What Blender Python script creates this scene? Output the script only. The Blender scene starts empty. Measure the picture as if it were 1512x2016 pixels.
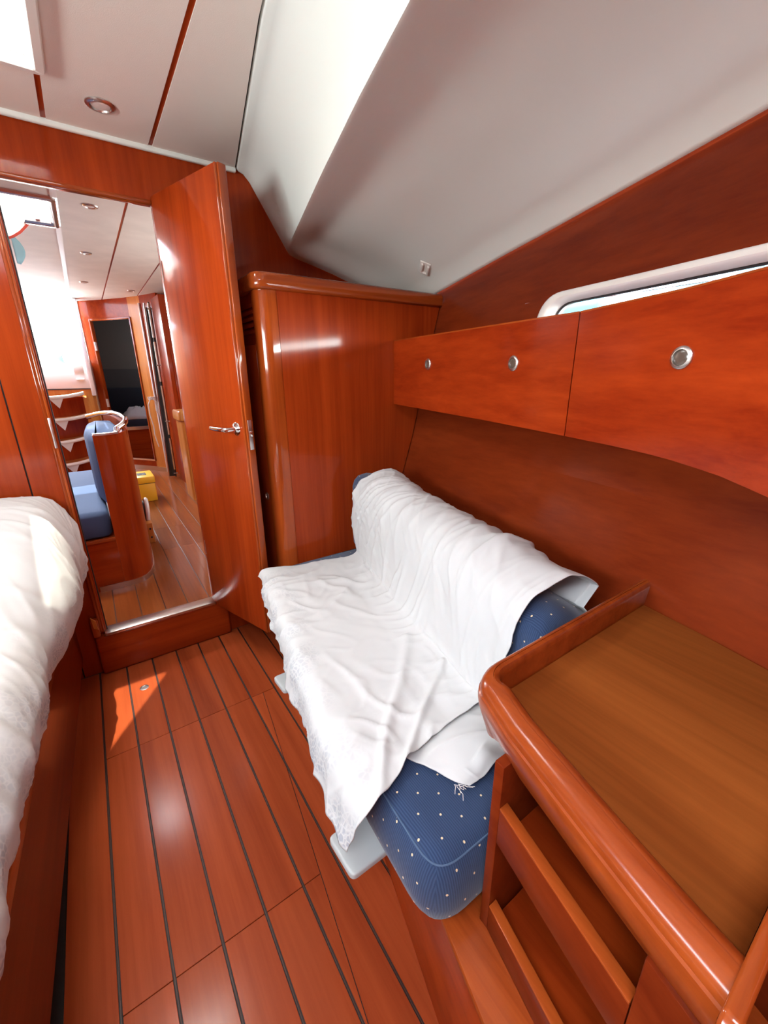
import bpy, bmesh, math, random
from mathutils import Vector, Matrix, noise
random.seed(7)
S = bpy.context.scene
COL = S.collection

# ------------------------------------------------------------------ camera
cam_d = bpy.data.cameras.new('camera')
cam = bpy.data.objects.new('camera', cam_d); COL.objects.link(cam)
R = ((0.8218292479371986, 0.18572790172268283, -0.5386110226839662),
     (-0.5696735957064024, 0.2541287456656439, -0.7815948918598079),
     (-0.008287435665923281, 0.9491700201481797, 0.31465471752698587))
cam.matrix_world = Matrix.Translation((0, 0, 1.25)) @ Matrix(R).to_4x4()
cam_d.sensor_fit = 'HORIZONTAL'; cam_d.sensor_width = 36.0
cam_d.lens = 815.94 / 1512 * 36.0
cam_d.clip_start = 0.01
S.camera = cam

# ------------------------------------------------------------------ world, sun, lights, exposure
w = bpy.data.worlds.new('sky'); S.world = w; w.use_nodes = True
nt = w.node_tree; bg = nt.nodes['Background']
sky = nt.nodes.new('ShaderNodeTexSky'); sky.sky_type = 'NISHITA'; sky.sun_disc = False
sky.sun_elevation = math.radians(78); sky.air_density = 1.0; sky.dust_density = 3.0
nt.links.new(sky.outputs[0], bg.inputs[0]); bg.inputs[1].default_value = 1.7

def lamp(name, kind, loc, aim, energy, size=(0.5, 0.5), color=(1, 1, 1)):
    d = bpy.data.lights.new(name, kind); d.energy = energy; d.color = color
    if kind == 'AREA':
        d.shape = 'RECTANGLE'; d.size, d.size_y = size
    o = bpy.data.objects.new(name, d); COL.objects.link(o); o.location = loc
    o.rotation_euler = (Vector(aim) - Vector(loc)).to_track_quat('-Z', 'Y').to_euler()
    return o
sun = lamp('sun', 'SUN', (0, 0, 6), (0.02 * 6 / 2.05, 0.18 * 6 / 2.05, 0.0), 6.0, color=(1, .93, .82))
sun.data.angle = 0.009
lamp('hatch_daylight', 'AREA', (-0.18, 1.42, 2.22), (-0.18, 1.42, 0), 12, (.44, .44), (1, .98, .95))
lamp('bow_fill_light', 'AREA', (-0.49, -0.35, 2.10), (-0.49, -0.35, 0), 12, (.60, .60), (1, .98, .95))  # added fill lamp over an unseen opening behind the camera
lamp('port_fill_light', 'AREA', (-1.30, 0.55, 1.45), (0.4, 0.70, 1.62), 21, (1.1, .30), (.95, 1, .97))  # added fill lamp shining through an unseen gap in the port wall
lamp('starboard_window_daylight', 'AREA', (1.66, -0.55, 1.52), (1.10, 0.20, 1.42), 45, (1.3, .30), (.94, 1, .98))
lamp('saloon_hatch_daylight', 'AREA', (-0.20, 2.95, 2.20), (-0.20, 2.95, 0), 13, (.46, .42), (1, .98, .95))
lamp('saloon_aft_overhead_lamp', 'AREA', (0.35, 4.6, 2.30), (0.35, 4.6, 0), 26, (.6, .6), (1, .98, .95))  # sits above the closed headliner, no hatch is built here
lamp('companionway_daylight', 'AREA', (-0.25, 6.6, 2.3), (0.0, 4.6, 0.6), 110, (.8, 1.0), (1, 1, 1))
lamp('saloon_fill_light', 'AREA', (1.32, 3.1, 1.45), (-0.3, 3.2, 2.0), 11, (1.4, .50), (1, 1, .97))  # added fill inside the saloon to lift its ceiling, no window here
S.view_settings.view_transform = 'Standard'; S.view_settings.look = 'None'
S.view_settings.gamma = 1.0; S.view_settings.use_curve_mapping = False
S.view_settings.exposure = 0.62

# ------------------------------------------------------------------ materials
def newmat(name):
    m = bpy.data.materials.new(name); m.use_nodes = True
    return m, m.node_tree, m.node_tree.nodes['Principled BSDF']
def N(t, kind, **kw):
    n = t.nodes.new(kind)
    for k, v in kw.items(): setattr(n, k, v)
    return n
def plain(name, col, rough=.5, metal=0, coat=0, bump=0, bscale=200, spec=.5, var=0.0):
    m, t, p = newmat(name)
    p.inputs['Base Color'].default_value = (*col, 1); p.inputs['Roughness'].default_value = rough
    p.inputs['Metallic'].default_value = metal; p.inputs['Coat Weight'].default_value = coat
    p.inputs['Specular IOR Level'].default_value = spec
    tc = N(t, 'ShaderNodeTexCoord')
    nz = N(t, 'ShaderNodeTexNoise'); nz.inputs['Scale'].default_value = bscale; nz.inputs['Detail'].default_value = 3
    t.links.new(tc.outputs['Object'], nz.inputs['Vector'])
    if var:
        mx = N(t, 'ShaderNodeMix', data_type='RGBA'); 
        mx.inputs[6].default_value = (*[c * (1 - var) for c in col], 1); mx.inputs[7].default_value = (*[min(1, c * (1 + var)) for c in col], 1)
        n2 = N(t, 'ShaderNodeTexNoise'); n2.inputs['Scale'].default_value = 6; n2.inputs['Detail'].default_value = 4
        t.links.new(tc.outputs['Object'], n2.inputs['Vector'])
        t.links.new(n2.outputs['Fac'], mx.inputs[0]); t.links.new(mx.outputs[2], p.inputs['Base Color'])
    if bump:
        b = N(t, 'ShaderNodeBump'); b.inputs['Strength'].default_value = bump; b.inputs['Distance'].default_value = .001
        t.links.new(nz.outputs['Fac'], b.inputs['Height']); t.links.new(b.outputs[0], p.inputs['Normal'])
    return m
def wood(name, dark, light, axis='z', rough=.32, coat=.34, crough=.10, scale=1.0, vary=.12):
    m, t, p = newmat(name)
    tc = N(t, 'ShaderNodeTexCoord'); mp = N(t, 'ShaderNodeMapping'); mp2 = N(t, 'ShaderNodeMapping')
    s = {'x': (1.2, 34, 34), 'y': (34, 1.2, 34), 'z': (34, 34, 1.2)}[axis]
    s2 = {'x': (.7, 9, 9), 'y': (9, .7, 9), 'z': (9, 9, .7)}[axis]
    mp.inputs['Scale'].default_value = [q * scale for q in s]; mp2.inputs['Scale'].default_value = [q * scale for q in s2]
    t.links.new(tc.outputs['Object'], mp.inputs[0]); t.links.new(tc.outputs['Object'], mp2.inputs[0])
    oi = N(t, 'ShaderNodeObjectInfo')
    n1 = N(t, 'ShaderNodeTexNoise', noise_dimensions='4D'); n1.inputs['Scale'].default_value = 1.6; n1.inputs['Detail'].default_value = 6
    n1.inputs['Roughness'].default_value = .65; n1.inputs['Distortion'].default_value = .25
    n2 = N(t, 'ShaderNodeTexNoise', noise_dimensions='4D'); n2.inputs['Scale'].default_value = 1.0; n2.inputs['Detail'].default_value = 4
    n2.inputs['Distortion'].default_value = .8
    ws = N(t, 'ShaderNodeMath', operation='MULTIPLY'); ws.inputs[1].default_value = 37.0
    t.links.new(oi.outputs['Random'], ws.inputs[0])
    for n, q in ((n1, mp), (n2, mp2)):
        t.links.new(q.outputs[0], n.inputs['Vector']); t.links.new(ws.outputs[0], n.inputs['W'])
    a = N(t, 'ShaderNodeMath', operation='MULTIPLY_ADD'); a.inputs[1].default_value = .45
    t.links.new(n1.outputs['Fac'], a.inputs[0])
    b = N(t, 'ShaderNodeMath', operation='MULTIPLY'); b.inputs[1].default_value = .6
    t.links.new(n2.outputs['Fac'], b.inputs[0]); t.links.new(b.outputs[0], a.inputs[2])
    rp = N(t, 'ShaderNodeValToRGB'); rp.color_ramp.elements[0].position = .34; rp.color_ramp.elements[1].position = .72
    rp.color_ramp.elements[0].color = (*dark, 1); rp.color_ramp.elements[1].color = (*light, 1)
    t.links.new(a.outputs[0], rp.inputs[0])
    hv = N(t, 'ShaderNodeHueSaturation')
    v = N(t, 'ShaderNodeMapRange'); v.inputs['To Min'].default_value = 1 - vary; v.inputs['To Max'].default_value = 1 + vary
    t.links.new(oi.outputs['Random'], v.inputs['Value']); t.links.new(v.outputs[0], hv.inputs['Value'])
    t.links.new(rp.outputs[0], hv.inputs['Color']); t.links.new(hv.outputs[0], p.inputs['Base Color'])
    p.inputs['Roughness'].default_value = rough; p.inputs['Specular IOR Level'].default_value = .05
    p.inputs['Coat Weight'].default_value = coat; p.inputs['Coat Roughness'].default_value = crough
    bm_ = N(t, 'ShaderNodeBump'); bm_.inputs['Strength'].default_value = .05; bm_.inputs['Distance'].default_value = .0006
    t.links.new(n1.outputs['Fac'], bm_.inputs['Height']); t.links.new(bm_.outputs[0], p.inputs['Normal'])
    return m
M = {}
MAH = ((.21, .019, .003), (.42, .056, .0075))
for ax in 'xyz': M['mah_' + ax] = wood('mahogany_varnish_' + ax, *MAH, ax, vary=.05)
M['hull'] = wood('hull_and_shade_veneer', (.11, .011, .0025), (.21, .030, .006), 'y', rough=.30, coat=.25, crough=.14, vary=.03)  # hull lining; also stands in for shade on berth front and shelf unit
M['edge'] = wood('solid_edge_wood', (.19, .026, .004), (.43, .085, .014), 'y', rough=.32, coat=.6, crough=.17, vary=.03)
M['edge_x'] = wood('solid_edge_wood_x', (.19, .026, .004), (.43, .085, .014), 'x', rough=.25, coat=.8, crough=.06, vary=.03)
M['edge_z'] = wood('solid_edge_wood_z', (.20, .026, .004), (.46, .085, .012), 'z', rough=.22, coat=.8, crough=.06, vary=.03)
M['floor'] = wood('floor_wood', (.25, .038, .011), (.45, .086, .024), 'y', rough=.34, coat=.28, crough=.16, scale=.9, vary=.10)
M['tray'] = wood('tray_laminate', (.17, .040, .007), (.32, .088, .016), 'y', rough=.45, coat=.12, crough=.3, vary=.02)
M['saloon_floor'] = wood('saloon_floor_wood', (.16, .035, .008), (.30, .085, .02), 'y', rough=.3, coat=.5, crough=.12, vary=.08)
M['light_wood'] = wood('pale_and_sunlit_oak', (.42, .13, .025), (.62, .26, .06), 'z', rough=.35, coat=.4, crough=.15)  # pale wood; also paints the lit right stile of the aft doorway
M['caulk'] = plain('black_caulk', (.012, .010, .010), .6)
M['inlay'] = plain('dark_inlay', (.07, .022, .012), .5)
M['liner'] = plain('moulded_white_liner', (.81, .88, .85), .50, bump=.05, bscale=350, spec=.35)
M['panel'] = plain('vinyl_headliner', (.80, .74, .68), .7, bump=.35, bscale=420, spec=.25)
M['sal_panel'] = plain('grey_marbled_headliner', (.76, .74, .68), .6, bump=.2, bscale=300, spec=.3, var=.14)
M['plastic'] = plain('white_plastic', (.80, .78, .74), .35, spec=.5)
M['grey_plastic'] = plain('pale_grey_plastic', (.42, .44, .43), .38, spec=.5, bump=.05, bscale=60)
M['alu'] = plain('brushed_aluminium', (.72, .71, .69), .3, 1, bump=.1, bscale=400)
M['chrome'] = plain('chrome', (.86, .86, .86), .08, 1)
M['steel'] = plain('dull_steel', (.62, .60, .58), .28, 1)
M['black'] = plain('black_rubber', (.015, .015, .016), .5)
M['dark_glass'] = plain('knob_dark_insert', (.10, .075, .06), .2, coat=.3)
M['bulb'] = plain('frosted_lens', (.75, .72, .68), .3)
M['cord'] = plain('white_cord', (.72, .68, .64), .8, bump=.3, bscale=600)
M['yellow'] = plain('yellow_plastic', (.85, .46, .02), .4, bump=.05)
M['dark_vinyl'] = plain('dark_grey_vinyl', (.10, .09, .085), .6, bump=.1)
M['navy'] = plain('navy_cloth', (.010, .014, .030), .8, bump=.2)
M['white_gel'] = plain('white_gelcoat', (.82, .84, .84), .25, spec=.5)
M['red_cloth'] = plain('red_cloth', (.75, .10, .06), .8)
M['teal'] = plain('teal_cover', (.10, .50, .55), .6)

def glassy(name, tint, gloss=.08):
    m = bpy.data.materials.new(name); m.use_nodes = True; t = m.node_tree; t.nodes.clear()
    o = N(t, 'ShaderNodeOutputMaterial'); mx = N(t, 'ShaderNodeMixShader'); mx.inputs[0].default_value = gloss
    a = N(t, 'ShaderNodeBsdfTransparent'); a.inputs[0].default_value = (*tint, 1)
    g = N(t, 'ShaderNodeBsdfGlossy'); g.inputs['Roughness'].default_value = .03
    t.links.new(a.outputs[0], mx.inputs[1]); t.links.new(g.outputs[0], mx.inputs[2]); t.links.new(mx.outputs[0], o.inputs[0])
    return m
M['pane'] = glassy('clear_acrylic', (.93, .98, .97))
def translucent(name, col, frac=.6):
    m = bpy.data.materials.new(name); m.use_nodes = True; t = m.node_tree; t.nodes.clear()
    o = N(t, 'ShaderNodeOutputMaterial'); mx = N(t, 'ShaderNodeMixShader'); mx.inputs[0].default_value = frac
    a = N(t, 'ShaderNodeBsdfDiffuse'); a.inputs[0].default_value = (*col, 1)
    g = N(t, 'ShaderNodeBsdfTranslucent'); g.inputs[0].default_value = (*col, 1)
    t.links.new(a.outputs[0], mx.inputs[1]); t.links.new(g.outputs[0], mx.inputs[2]); t.links.new(mx.outputs[0], o.inputs[0])
    return m
M['sailcloth'] = translucent('thin_white_cloth', (.85, .83, .78))

def fabric_blue():
    m, t, p = newmat('blue_dotted_fabric')
    tc = N(t, 'ShaderNodeTexCoord'); uv = tc.outputs['UV']
    mp = N(t, 'ShaderNodeMapping'); mp.inputs['Rotation'].default_value = (0, 0, math.radians(38)); mp.inputs['Scale'].default_value = (25, 25, 1)
    t.links.new(uv, mp.inputs[0])
    vo = N(t, 'ShaderNodeTexVoronoi', voronoi_dimensions='2D'); vo.inputs['Scale'].default_value = 1; vo.inputs['Randomness'].default_value = .06
    t.links.new(mp.outputs[0], vo.inputs['Vector'])
    lt = N(t, 'ShaderNodeMath', operation='LESS_THAN'); lt.inputs[1].default_value = .052
    t.links.new(vo.outputs['Distance'], lt.inputs[0])
    mx = N(t, 'ShaderNodeMix', data_type='RGBA')
    wv = N(t, 'ShaderNodeTexWave'); wv.inputs['Scale'].default_value = 75; wv.inputs['Distortion'].default_value = .6; wv.inputs['Detail'].default_value = 2
    t.links.new(uv, wv.inputs['Vector'])
    base = N(t, 'ShaderNodeMix', data_type='RGBA')
    base.inputs[6].default_value = (.020, .038, .088, 1); base.inputs[7].default_value = (.036, .064, .135, 1)
    t.links.new(wv.outputs['Fac'], base.inputs[0])
    t.links.new(lt.outputs[0], mx.inputs[0]); t.links.new(base.outputs[2], mx.inputs[6])
    mx.inputs[7].default_value = (.75, .58, .35, 1)
    t.links.new(mx.outputs[2], p.inputs['Base Color']); p.inputs['Roughness'].default_value = .9
    p.inputs['Sheen Weight'].default_value = .25; p.inputs['Specular IOR Level'].default_value = .15
    b = N(t, 'ShaderNodeBump'); b.inputs['Strength'].default_value = .35; b.inputs['Distance'].default_value = .0008
    t.links.new(wv.outputs['Fac'], b.inputs['Height']); t.links.new(b.outputs[0], p.inputs['Normal'])
    return m
M['blue'] = fabric_blue()
M['blue_plain'] = plain('plain_blue_cloth', (.050, .095, .20), .85, bump=.3, bscale=90, var=.12)
M['piping'] = plain('blue_piping', (.075, .125, .21), .85, bump=.2)

def sheet_mat(name, col, lace_lo, lace_hi):
    m, t, p = newmat(name)
    tc = N(t, 'ShaderNodeTexCoord')
    vo = N(t, 'ShaderNodeTexVoronoi', feature='DISTANCE_TO_EDGE'); vo.inputs['Scale'].default_value = 85
    t.links.new(tc.outputs['UV'], vo.inputs['Vector'])
    sp = N(t, 'ShaderNodeSeparateXYZ'); t.links.new(tc.outputs['UV'], sp.inputs[0])
    mr = N(t, 'ShaderNodeMapRange'); mr.inputs['From Min'].default_value = lace_hi; mr.inputs['From Max'].default_value = lace_lo
    t.links.new(sp.outputs['X'], mr.inputs['Value'])
    nz0 = N(t, 'ShaderNodeTexNoise'); nz0.inputs['Scale'].default_value = 9; t.links.new(tc.outputs['UV'], nz0.inputs['Vector'])
    th = N(t, 'ShaderNodeMapRange'); th.inputs['From Min'].default_value = .42; th.inputs['From Max'].default_value = .6
    t.links.new(nz0.outputs['Fac'], th.inputs['Value'])
    k0 = N(t, 'ShaderNodeMath', operation='MULTIPLY'); t.links.new(mr.outputs[0], k0.inputs[0]); t.links.new(th.outputs[0], k0.inputs[1])
    edge = N(t, 'ShaderNodeMapRange'); edge.inputs['From Min'].default_value = .02; edge.inputs['From Max'].default_value = .22
    edge.inputs['To Min'].default_value = 0; edge.inputs['To Max'].default_value = 1
    t.links.new(vo.outputs['Distance'], edge.inputs['Value'])
    k = N(t, 'ShaderNodeMath', operation='MULTIPLY'); t.links.new(k0.outputs[0], k.inputs[0]); t.links.new(edge.outputs[0], k.inputs[1])
    mx = N(t, 'ShaderNodeMix', data_type='RGBA'); mx.inputs[6].default_value = (*col, 1); mx.inputs[7].default_value = (.36, .38, .42, 1)
    t.links.new(k.outputs[0], mx.inputs[0]); t.links.new(mx.outputs[2], p.inputs['Base Color'])
    p.inputs['Roughness'].default_value = .85; p.inputs['Specular IOR Level'].default_value = .15
    nz = N(t, 'ShaderNodeTexNoise', noise_type='RIDGED_MULTIFRACTAL'); nz.inputs['Scale'].default_value = 16; nz.inputs['Detail'].default_value = 5; nz.inputs['Distortion'].default_value = .6
    t.links.new(tc.outputs['UV'], nz.inputs['Vector'])
    add = N(t, 'ShaderNodeMath', operation='MULTIPLY_ADD'); add.inputs[1].default_value = -.8
    t.links.new(k.outputs[0], add.inputs[0]); t.links.new(nz.outputs['Fac'], add.inputs[2])
    b = N(t, 'ShaderNodeBump'); b.inputs['Strength'].default_value = .22; b.inputs['Distance'].default_value = .004
    t.links.new(add.outputs[0], b.inputs['Height']); t.links.new(b.outputs[0], p.inputs['Normal'])
    return m
M['sheet'] = sheet_mat('white_cotton_sheet', (.60, .60, .585), .0, .16)
M['bedsheet'] = sheet_mat('white_bed_sheet', (.62, .61, .59), .0, .22)

# ------------------------------------------------------------------ builders (all coordinates in metres, world frame)
def finish(me, ang=40):
    bm = bmesh.new(); bm.from_mesh(me)
    bmesh.ops.recalc_face_normals(bm, faces=bm.faces[:])
    for f in bm.faces: f.smooth = True
    for e in bm.edges:
        if len(e.link_faces) == 2: e.smooth = e.calc_face_angle(0) < math.radians(ang)
    bm.to_mesh(me); bm.free()
def wloc(o):
    v = Vector((0, 0, 0))
    while o is not None: v += o.location; o = o.parent
    return v
def mk(name, verts, faces, mat, parent=None, bevel=0, seg=2, ang=40, tagd=None, uvs=None, recalc=True):
    me = bpy.data.meshes.new(name)
    vs = [Vector(v) for v in verts]
    lo = Vector((min(v.x for v in vs), min(v.y for v in vs), min(v.z for v in vs)))
    hi = Vector((max(v.x for v in vs), max(v.y for v in vs), max(v.z for v in vs)))
    org = Vector(((lo.x + hi.x) / 2, (lo.y + hi.y) / 2, lo.z))
    me.from_pydata([v - org for v in vs], [], faces)
    if bevel:
        bm = bmesh.new(); bm.from_mesh(me)
        bmesh.ops.remove_doubles(bm, verts=bm.verts[:], dist=1e-6)
        bmesh.ops.recalc_face_normals(bm, faces=bm.faces[:])
        es = [e for e in bm.edges if len(e.link_faces) == 2 and e.calc_face_angle(0) > math.radians(30)]
        bmesh.ops.bevel(bm, geom=es, offset=bevel, segments=seg, profile=.5, affect='EDGES', clamp_overlap=True)
        bm.to_mesh(me); bm.free()
    if uvs:
        l = me.uv_layers.new(name='UVMap')
        for poly in me.polygons:
            for li in poly.loop_indices: l.data[li].uv = uvs[me.loops[li].vertex_index]
    if recalc: finish(me, ang)
    else:
        for p in me.polygons: p.use_smooth = True
    me.materials.append(mat)
    o = bpy.data.objects.new(name, me); COL.objects.link(o)
    if parent is not None:
        o.parent = parent; o.location = org - wloc(parent)
    else: o.location = org
    if tagd: tag(o, *tagd)
    return o
def tag(o, label=None, cat=None, group=None, kind=None):
    if label: o['label'] = label
    if cat: o['category'] = cat
    if group: o['group'] = group
    if kind: o['kind'] = kind
    return o
def thing(name, loc, label, cat, group=None):
    o = bpy.data.objects.new(name, None); COL.objects.link(o); o.location = loc; o.empty_display_size = .1
    return tag(o, label, cat, group)
def struct(o): o['kind'] = 'structure'; return o
class MB:
    def __init__(s): s.v = []; s.f = []
    def add(s, v, f):
        n = len(s.v); s.v += [tuple(q) for q in v]; s.f += [[i + n for i in g] for g in f]; return s
    def box(s, lo, hi):
        x0, y0, z0 = lo; x1, y1, z1 = hi
        return s.add([(x0, y0, z0), (x1, y0, z0), (x1, y1, z0), (x0, y1, z0), (x0, y0, z1), (x1, y0, z1), (x1, y1, z1), (x0, y1, z1)],
                     [(0, 3, 2, 1), (4, 5, 6, 7), (0, 1, 5, 4), (1, 2, 6, 5), (2, 3, 7, 6), (3, 0, 4, 7)])
    def prism(s, a, b):      # two matching 3D outlines
        n = len(a)
        return s.add(list(a) + list(b), [list(range(n))[::-1], list(range(n, 2 * n))] + [(i, (i + 1) % n, n + (i + 1) % n, n + i) for i in range(n)])
    def zprism(s, poly, z0, z1): return s.prism([(x, y, z0) for x, y in poly], [(x, y, z1) for x, y in poly])
    def yprism(s, poly, y0, y1): return s.prism([(x, y0, z) for x, z in poly], [(x, y1, z) for x, z in poly])
    def tube(s, pts, r, n=10, closed=False):
        pts = [Vector(p) for p in pts]; rings = []; m = len(pts); up = None
        for i, p in enumerate(pts):
            a = pts[(i - 1) % m] if (i or closed) else p; b = pts[(i + 1) % m] if (i < m - 1 or closed) else p
            d = (b - a).normalized()
            if up is None:
                up = Vector((0, 0, 1)) if abs(d.z) < .9 else Vector((1, 0, 0))
            x = d.cross(up).normalized(); up = x.cross(d).normalized()
            rr = r[i] if isinstance(r, (list, tuple)) else r
            rings.append([p + x * math.cos(t) * rr + up * math.sin(t) * rr for t in [2 * math.pi * k / n for k in range(n)]])
        v = [q for g in rings for q in g]; f = []
        for i in range(m if closed else m - 1):
            j = (i + 1) % m
            for k in range(n): f.append((i * n + k, i * n + (k + 1) % n, j * n + (k + 1) % n, j * n + k))
        if not closed: f += [list(range(n))[::-1], list(range((m - 1) * n, m * n))]
        return s.add(v, f)
    def lathe(s, c, axis, prof, n=24):   # prof: (radius, height along axis)
        c = Vector(c); a = Vector(axis).normalized(); x = a.orthogonal().normalized(); y = a.cross(x)
        v = []; f = []
        for r, h in prof:
            for k in range(n):
                t = 2 * math.pi * k / n; v.append(c + a * h + (x * math.cos(t) + y * math.sin(t)) * r)
        for i in range(len(prof) - 1):
            for k in range(n): f.append((i * n + k, i * n + (k + 1) % n, (i + 1) * n + (k + 1) % n, (i + 1) * n + k))
        f += [list(range(n))[::-1], list(range((len(prof) - 1) * n, len(prof) * n))]
        return s.add(v, f)
    def mk(s, name, mat, parent=None, **k): return mk(name, s.v, s.f, mat, parent, **k)
def box(name, lo, hi, mat, parent=None, **k): return MB().box(lo, hi).mk(name, mat, parent, **k)
def lerp(a, b, t): return a + (b - a) * t
def interp(tab, y):
    tab = sorted(tab)
    if y <= tab[0][0]: a, b = tab[0], tab[1]
    elif y >= tab[-1][0]: a, b = tab[-2], tab[-1]
    else:
        for a, b in zip(tab, tab[1:]):
            if a[0] <= y <= b[0]: break
    t = (y - a[0]) / (b[0] - a[0]); return a[1] + (b[1] - a[1]) * t
def cr(p0, p1, p2, p3, t):
    return .5 * ((2 * p1) + (p2 - p0) * t + (2 * p0 - 5 * p1 + 4 * p2 - p3) * t * t + (3 * p1 - p0 - 3 * p2 + p3) * t ** 3)
def spl(pts, t):          # Catmull-Rom through a list, t in 0..1
    n = len(pts) - 1; x = min(max(t, 0), 1) * n; i = min(int(x), n - 1); u = x - i
    g = lambda k: pts[k] if 0 <= k <= n else (pts[0] * 2 - pts[1] if k < 0 else pts[n] * 2 - pts[n - 1])
    return cr(g(i - 1), g(i), g(i + 1), g(i + 2), u)
def grid_faces(nu, nv): return [(i * nv + j, i * nv + j + 1, (i + 1) * nv + j + 1, (i + 1) * nv + j) for i in range(nu - 1) for j in range(nv - 1)]
def round_poly(pts, rads, n=7):
    out = []
    m = len(pts)
    for i in range(m):
        p = Vector(pts[i]).to_2d(); a = Vector(pts[i - 1]).to_2d(); b = Vector(pts[(i + 1) % m]).to_2d(); r = rads[i]
        if r <= 0: out.append(tuple(p)); continue
        da = (a - p).normalized(); db = (b - p).normalized(); half = da.angle(db) / 2
        d = min(r / math.tan(half), (a - p).length * .49, (b - p).length * .49)
        for k in range(n + 1):
            t = k / n; q = (1 - t) ** 2 * (p + da * d) + 2 * t * (1 - t) * p + t * t * (p + db * d); out.append(tuple(q))
    return out
def inset(poly, d):
    n = len(poly); ar = sum(poly[i][0] * poly[(i + 1) % n][1] - poly[(i + 1) % n][0] * poly[i][1] for i in range(n)); sg = 1 if ar > 0 else -1
    out = []
    for i in range(n):
        a = Vector(poly[i - 1]); p = Vector(poly[i]); b = Vector(poly[(i + 1) % n])
        e1 = (p - a).normalized(); e2 = (b - p).normalized()
        n1 = Vector((-e1.y, e1.x)) * sg; n2 = Vector((-e2.y, e2.x)) * sg
        m = (n1 + n2); m = m.normalized() if m.length > 1e-6 else n1
        out.append(tuple(p + m * d / max(.35, m.dot(n1))))
    return out
def slab(poly, prof):     # rings (inset, z) -> closed rounded slab
    b = MB(); n = len(poly); v = []; f = []
    for ins, z in prof:
        v += [(x, y, z) for x, y in inset(poly, ins)]
    for i in range(len(prof) - 1):
        for k in range(n): f.append((i * n + k, i * n + (k + 1) % n, (i + 1) * n + (k + 1) % n, (i + 1) * n + k))
    f += [list(range(n))[::-1], list(range((len(prof) - 1) * n, len(prof) * n))]
    return b.add(v, f)
def boxuv(o):
    me = o.data; l = me.uv_layers.get('UVMap') or me.uv_layers.new(name='UVMap')
    for p in me.polygons:
        n = p.normal
        for li in p.loop_indices:
            c = me.vertices[me.loops[li].vertex_index].co
            if abs(n.z) > .6: l.data[li].uv = (c.x, c.y)
            elif abs(n.x) > abs(n.y): l.data[li].uv = (c.y, c.z)
            else: l.data[li].uv = (c.x, c.z)
    return o

# ------------------------------------------------------------------ SETTING: floor
BY = 1.979                              # forward face of the aft bulkhead
XH = [(1.979, 1.262), (1.577, 1.206), (1.0, 1.11), (.6, 1.03), (.355, .975), (.21, .945), (.116, .92), (0, .885), (-.5, .72), (-1.0, .50)]
def hull_x(y, z):
    x = interp(XH, y); return x + (.33 * (z - .8) if z < .97 else .0561 + .26 * (z - .97))
EDGE_Z = [(1.979, 1.555), (1.577, 1.608), (1.167, 1.665), (.76, 1.712), (.416, 1.75), (0, 1.80), (-.6, 1.86), (-1.0, 1.9)]

floor = struct(box('floor', (-.75, -1.0, -.04), (1.30, 2.0, -.004), M['caulk']))
seams = [-.279, -.1782, -.0777, .0255, .1268, .2259, .3248, .4253, .5258, .6263, .73]
def planks(x0, x1, cuts, root, z0=-.004, z1=0., gap=.0032, mat=None):
    for a, b in zip(cuts, cuts[1:]):
        box('plank', (x0 + gap, a + .0008, z0), (x1 - gap, b - .0008, z1), mat or M['floor'], root, bevel=.0007, seg=1)
def clip(poly, a, b, c):      # keep a*x + b*y + c >= 0
    out = []
    for i, p in enumerate(poly):
        q = poly[(i + 1) % len(poly)]; dp = a * p[0] + b * p[1] + c; dq_ = a * q[0] + b * q[1] + c
        if dp >= 0: out.append(p)
        if (dp > 0 > dq_) or (dp < 0 < dq_): t = dp / (dp - dq_); out.append((p[0] + (q[0] - p[0]) * t, p[1] + (q[1] - p[1]) * t))
    return out
def plank_poly(poly):
    if len(poly) > 2: MB().zprism(poly, -.004, 0).mk('plank', M['floor'], floor, bevel=.0007, seg=1)
JS = .137; JX = lambda y: .275 + JS * (y - .709)      # slanting edge of the lifting floor panel
for a, b in zip(seams, seams[1:]):
    if b <= -.17 or a >= .42: planks(a, b, [-.9, 1.977], floor); continue
    if b <= .2260: planks(a, b, [-.9, .709, 1.443, 1.977], floor); continue
    g_ = .0032
    for c, d in ((-.9, .709), (.709, 1.443)):
        rect = [(a + g_, c + .0008), (b - g_, c + .0008), (b - g_, d - .0008), (a + g_, d - .0008)]
        plank_poly(clip(rect, -1, JS, .275 - JS * .709 - .0008))
    rect = [(a + g_, -.9), (b - g_, -.9), (b - g_, 1.443 - .0008), (a + g_, 1.443 - .0008)]
    plank_poly(clip(rect, 1, -JS, -.275 + JS * .709 - .0008))
    planks(a, b, [1.443, 1.977], floor)
for s in seams[1:-1]:
    box('seam_strip', (s - .0009, -.9, -.004), (s + .0009, 1.977, -.0009), M['inlay'], floor)
plug = MB().lathe((-.027, 1.761, -.001), (0, 0, 1), [(.017, 0), (.017, .0022), (.0135, .0026), (.0125, .0012), (.006, .0012)], 24).mk('lifting_ring', M['steel'])
tag(plug, 'small round metal lifting ring let into the floor planks near the doorway', 'ring')

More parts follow.
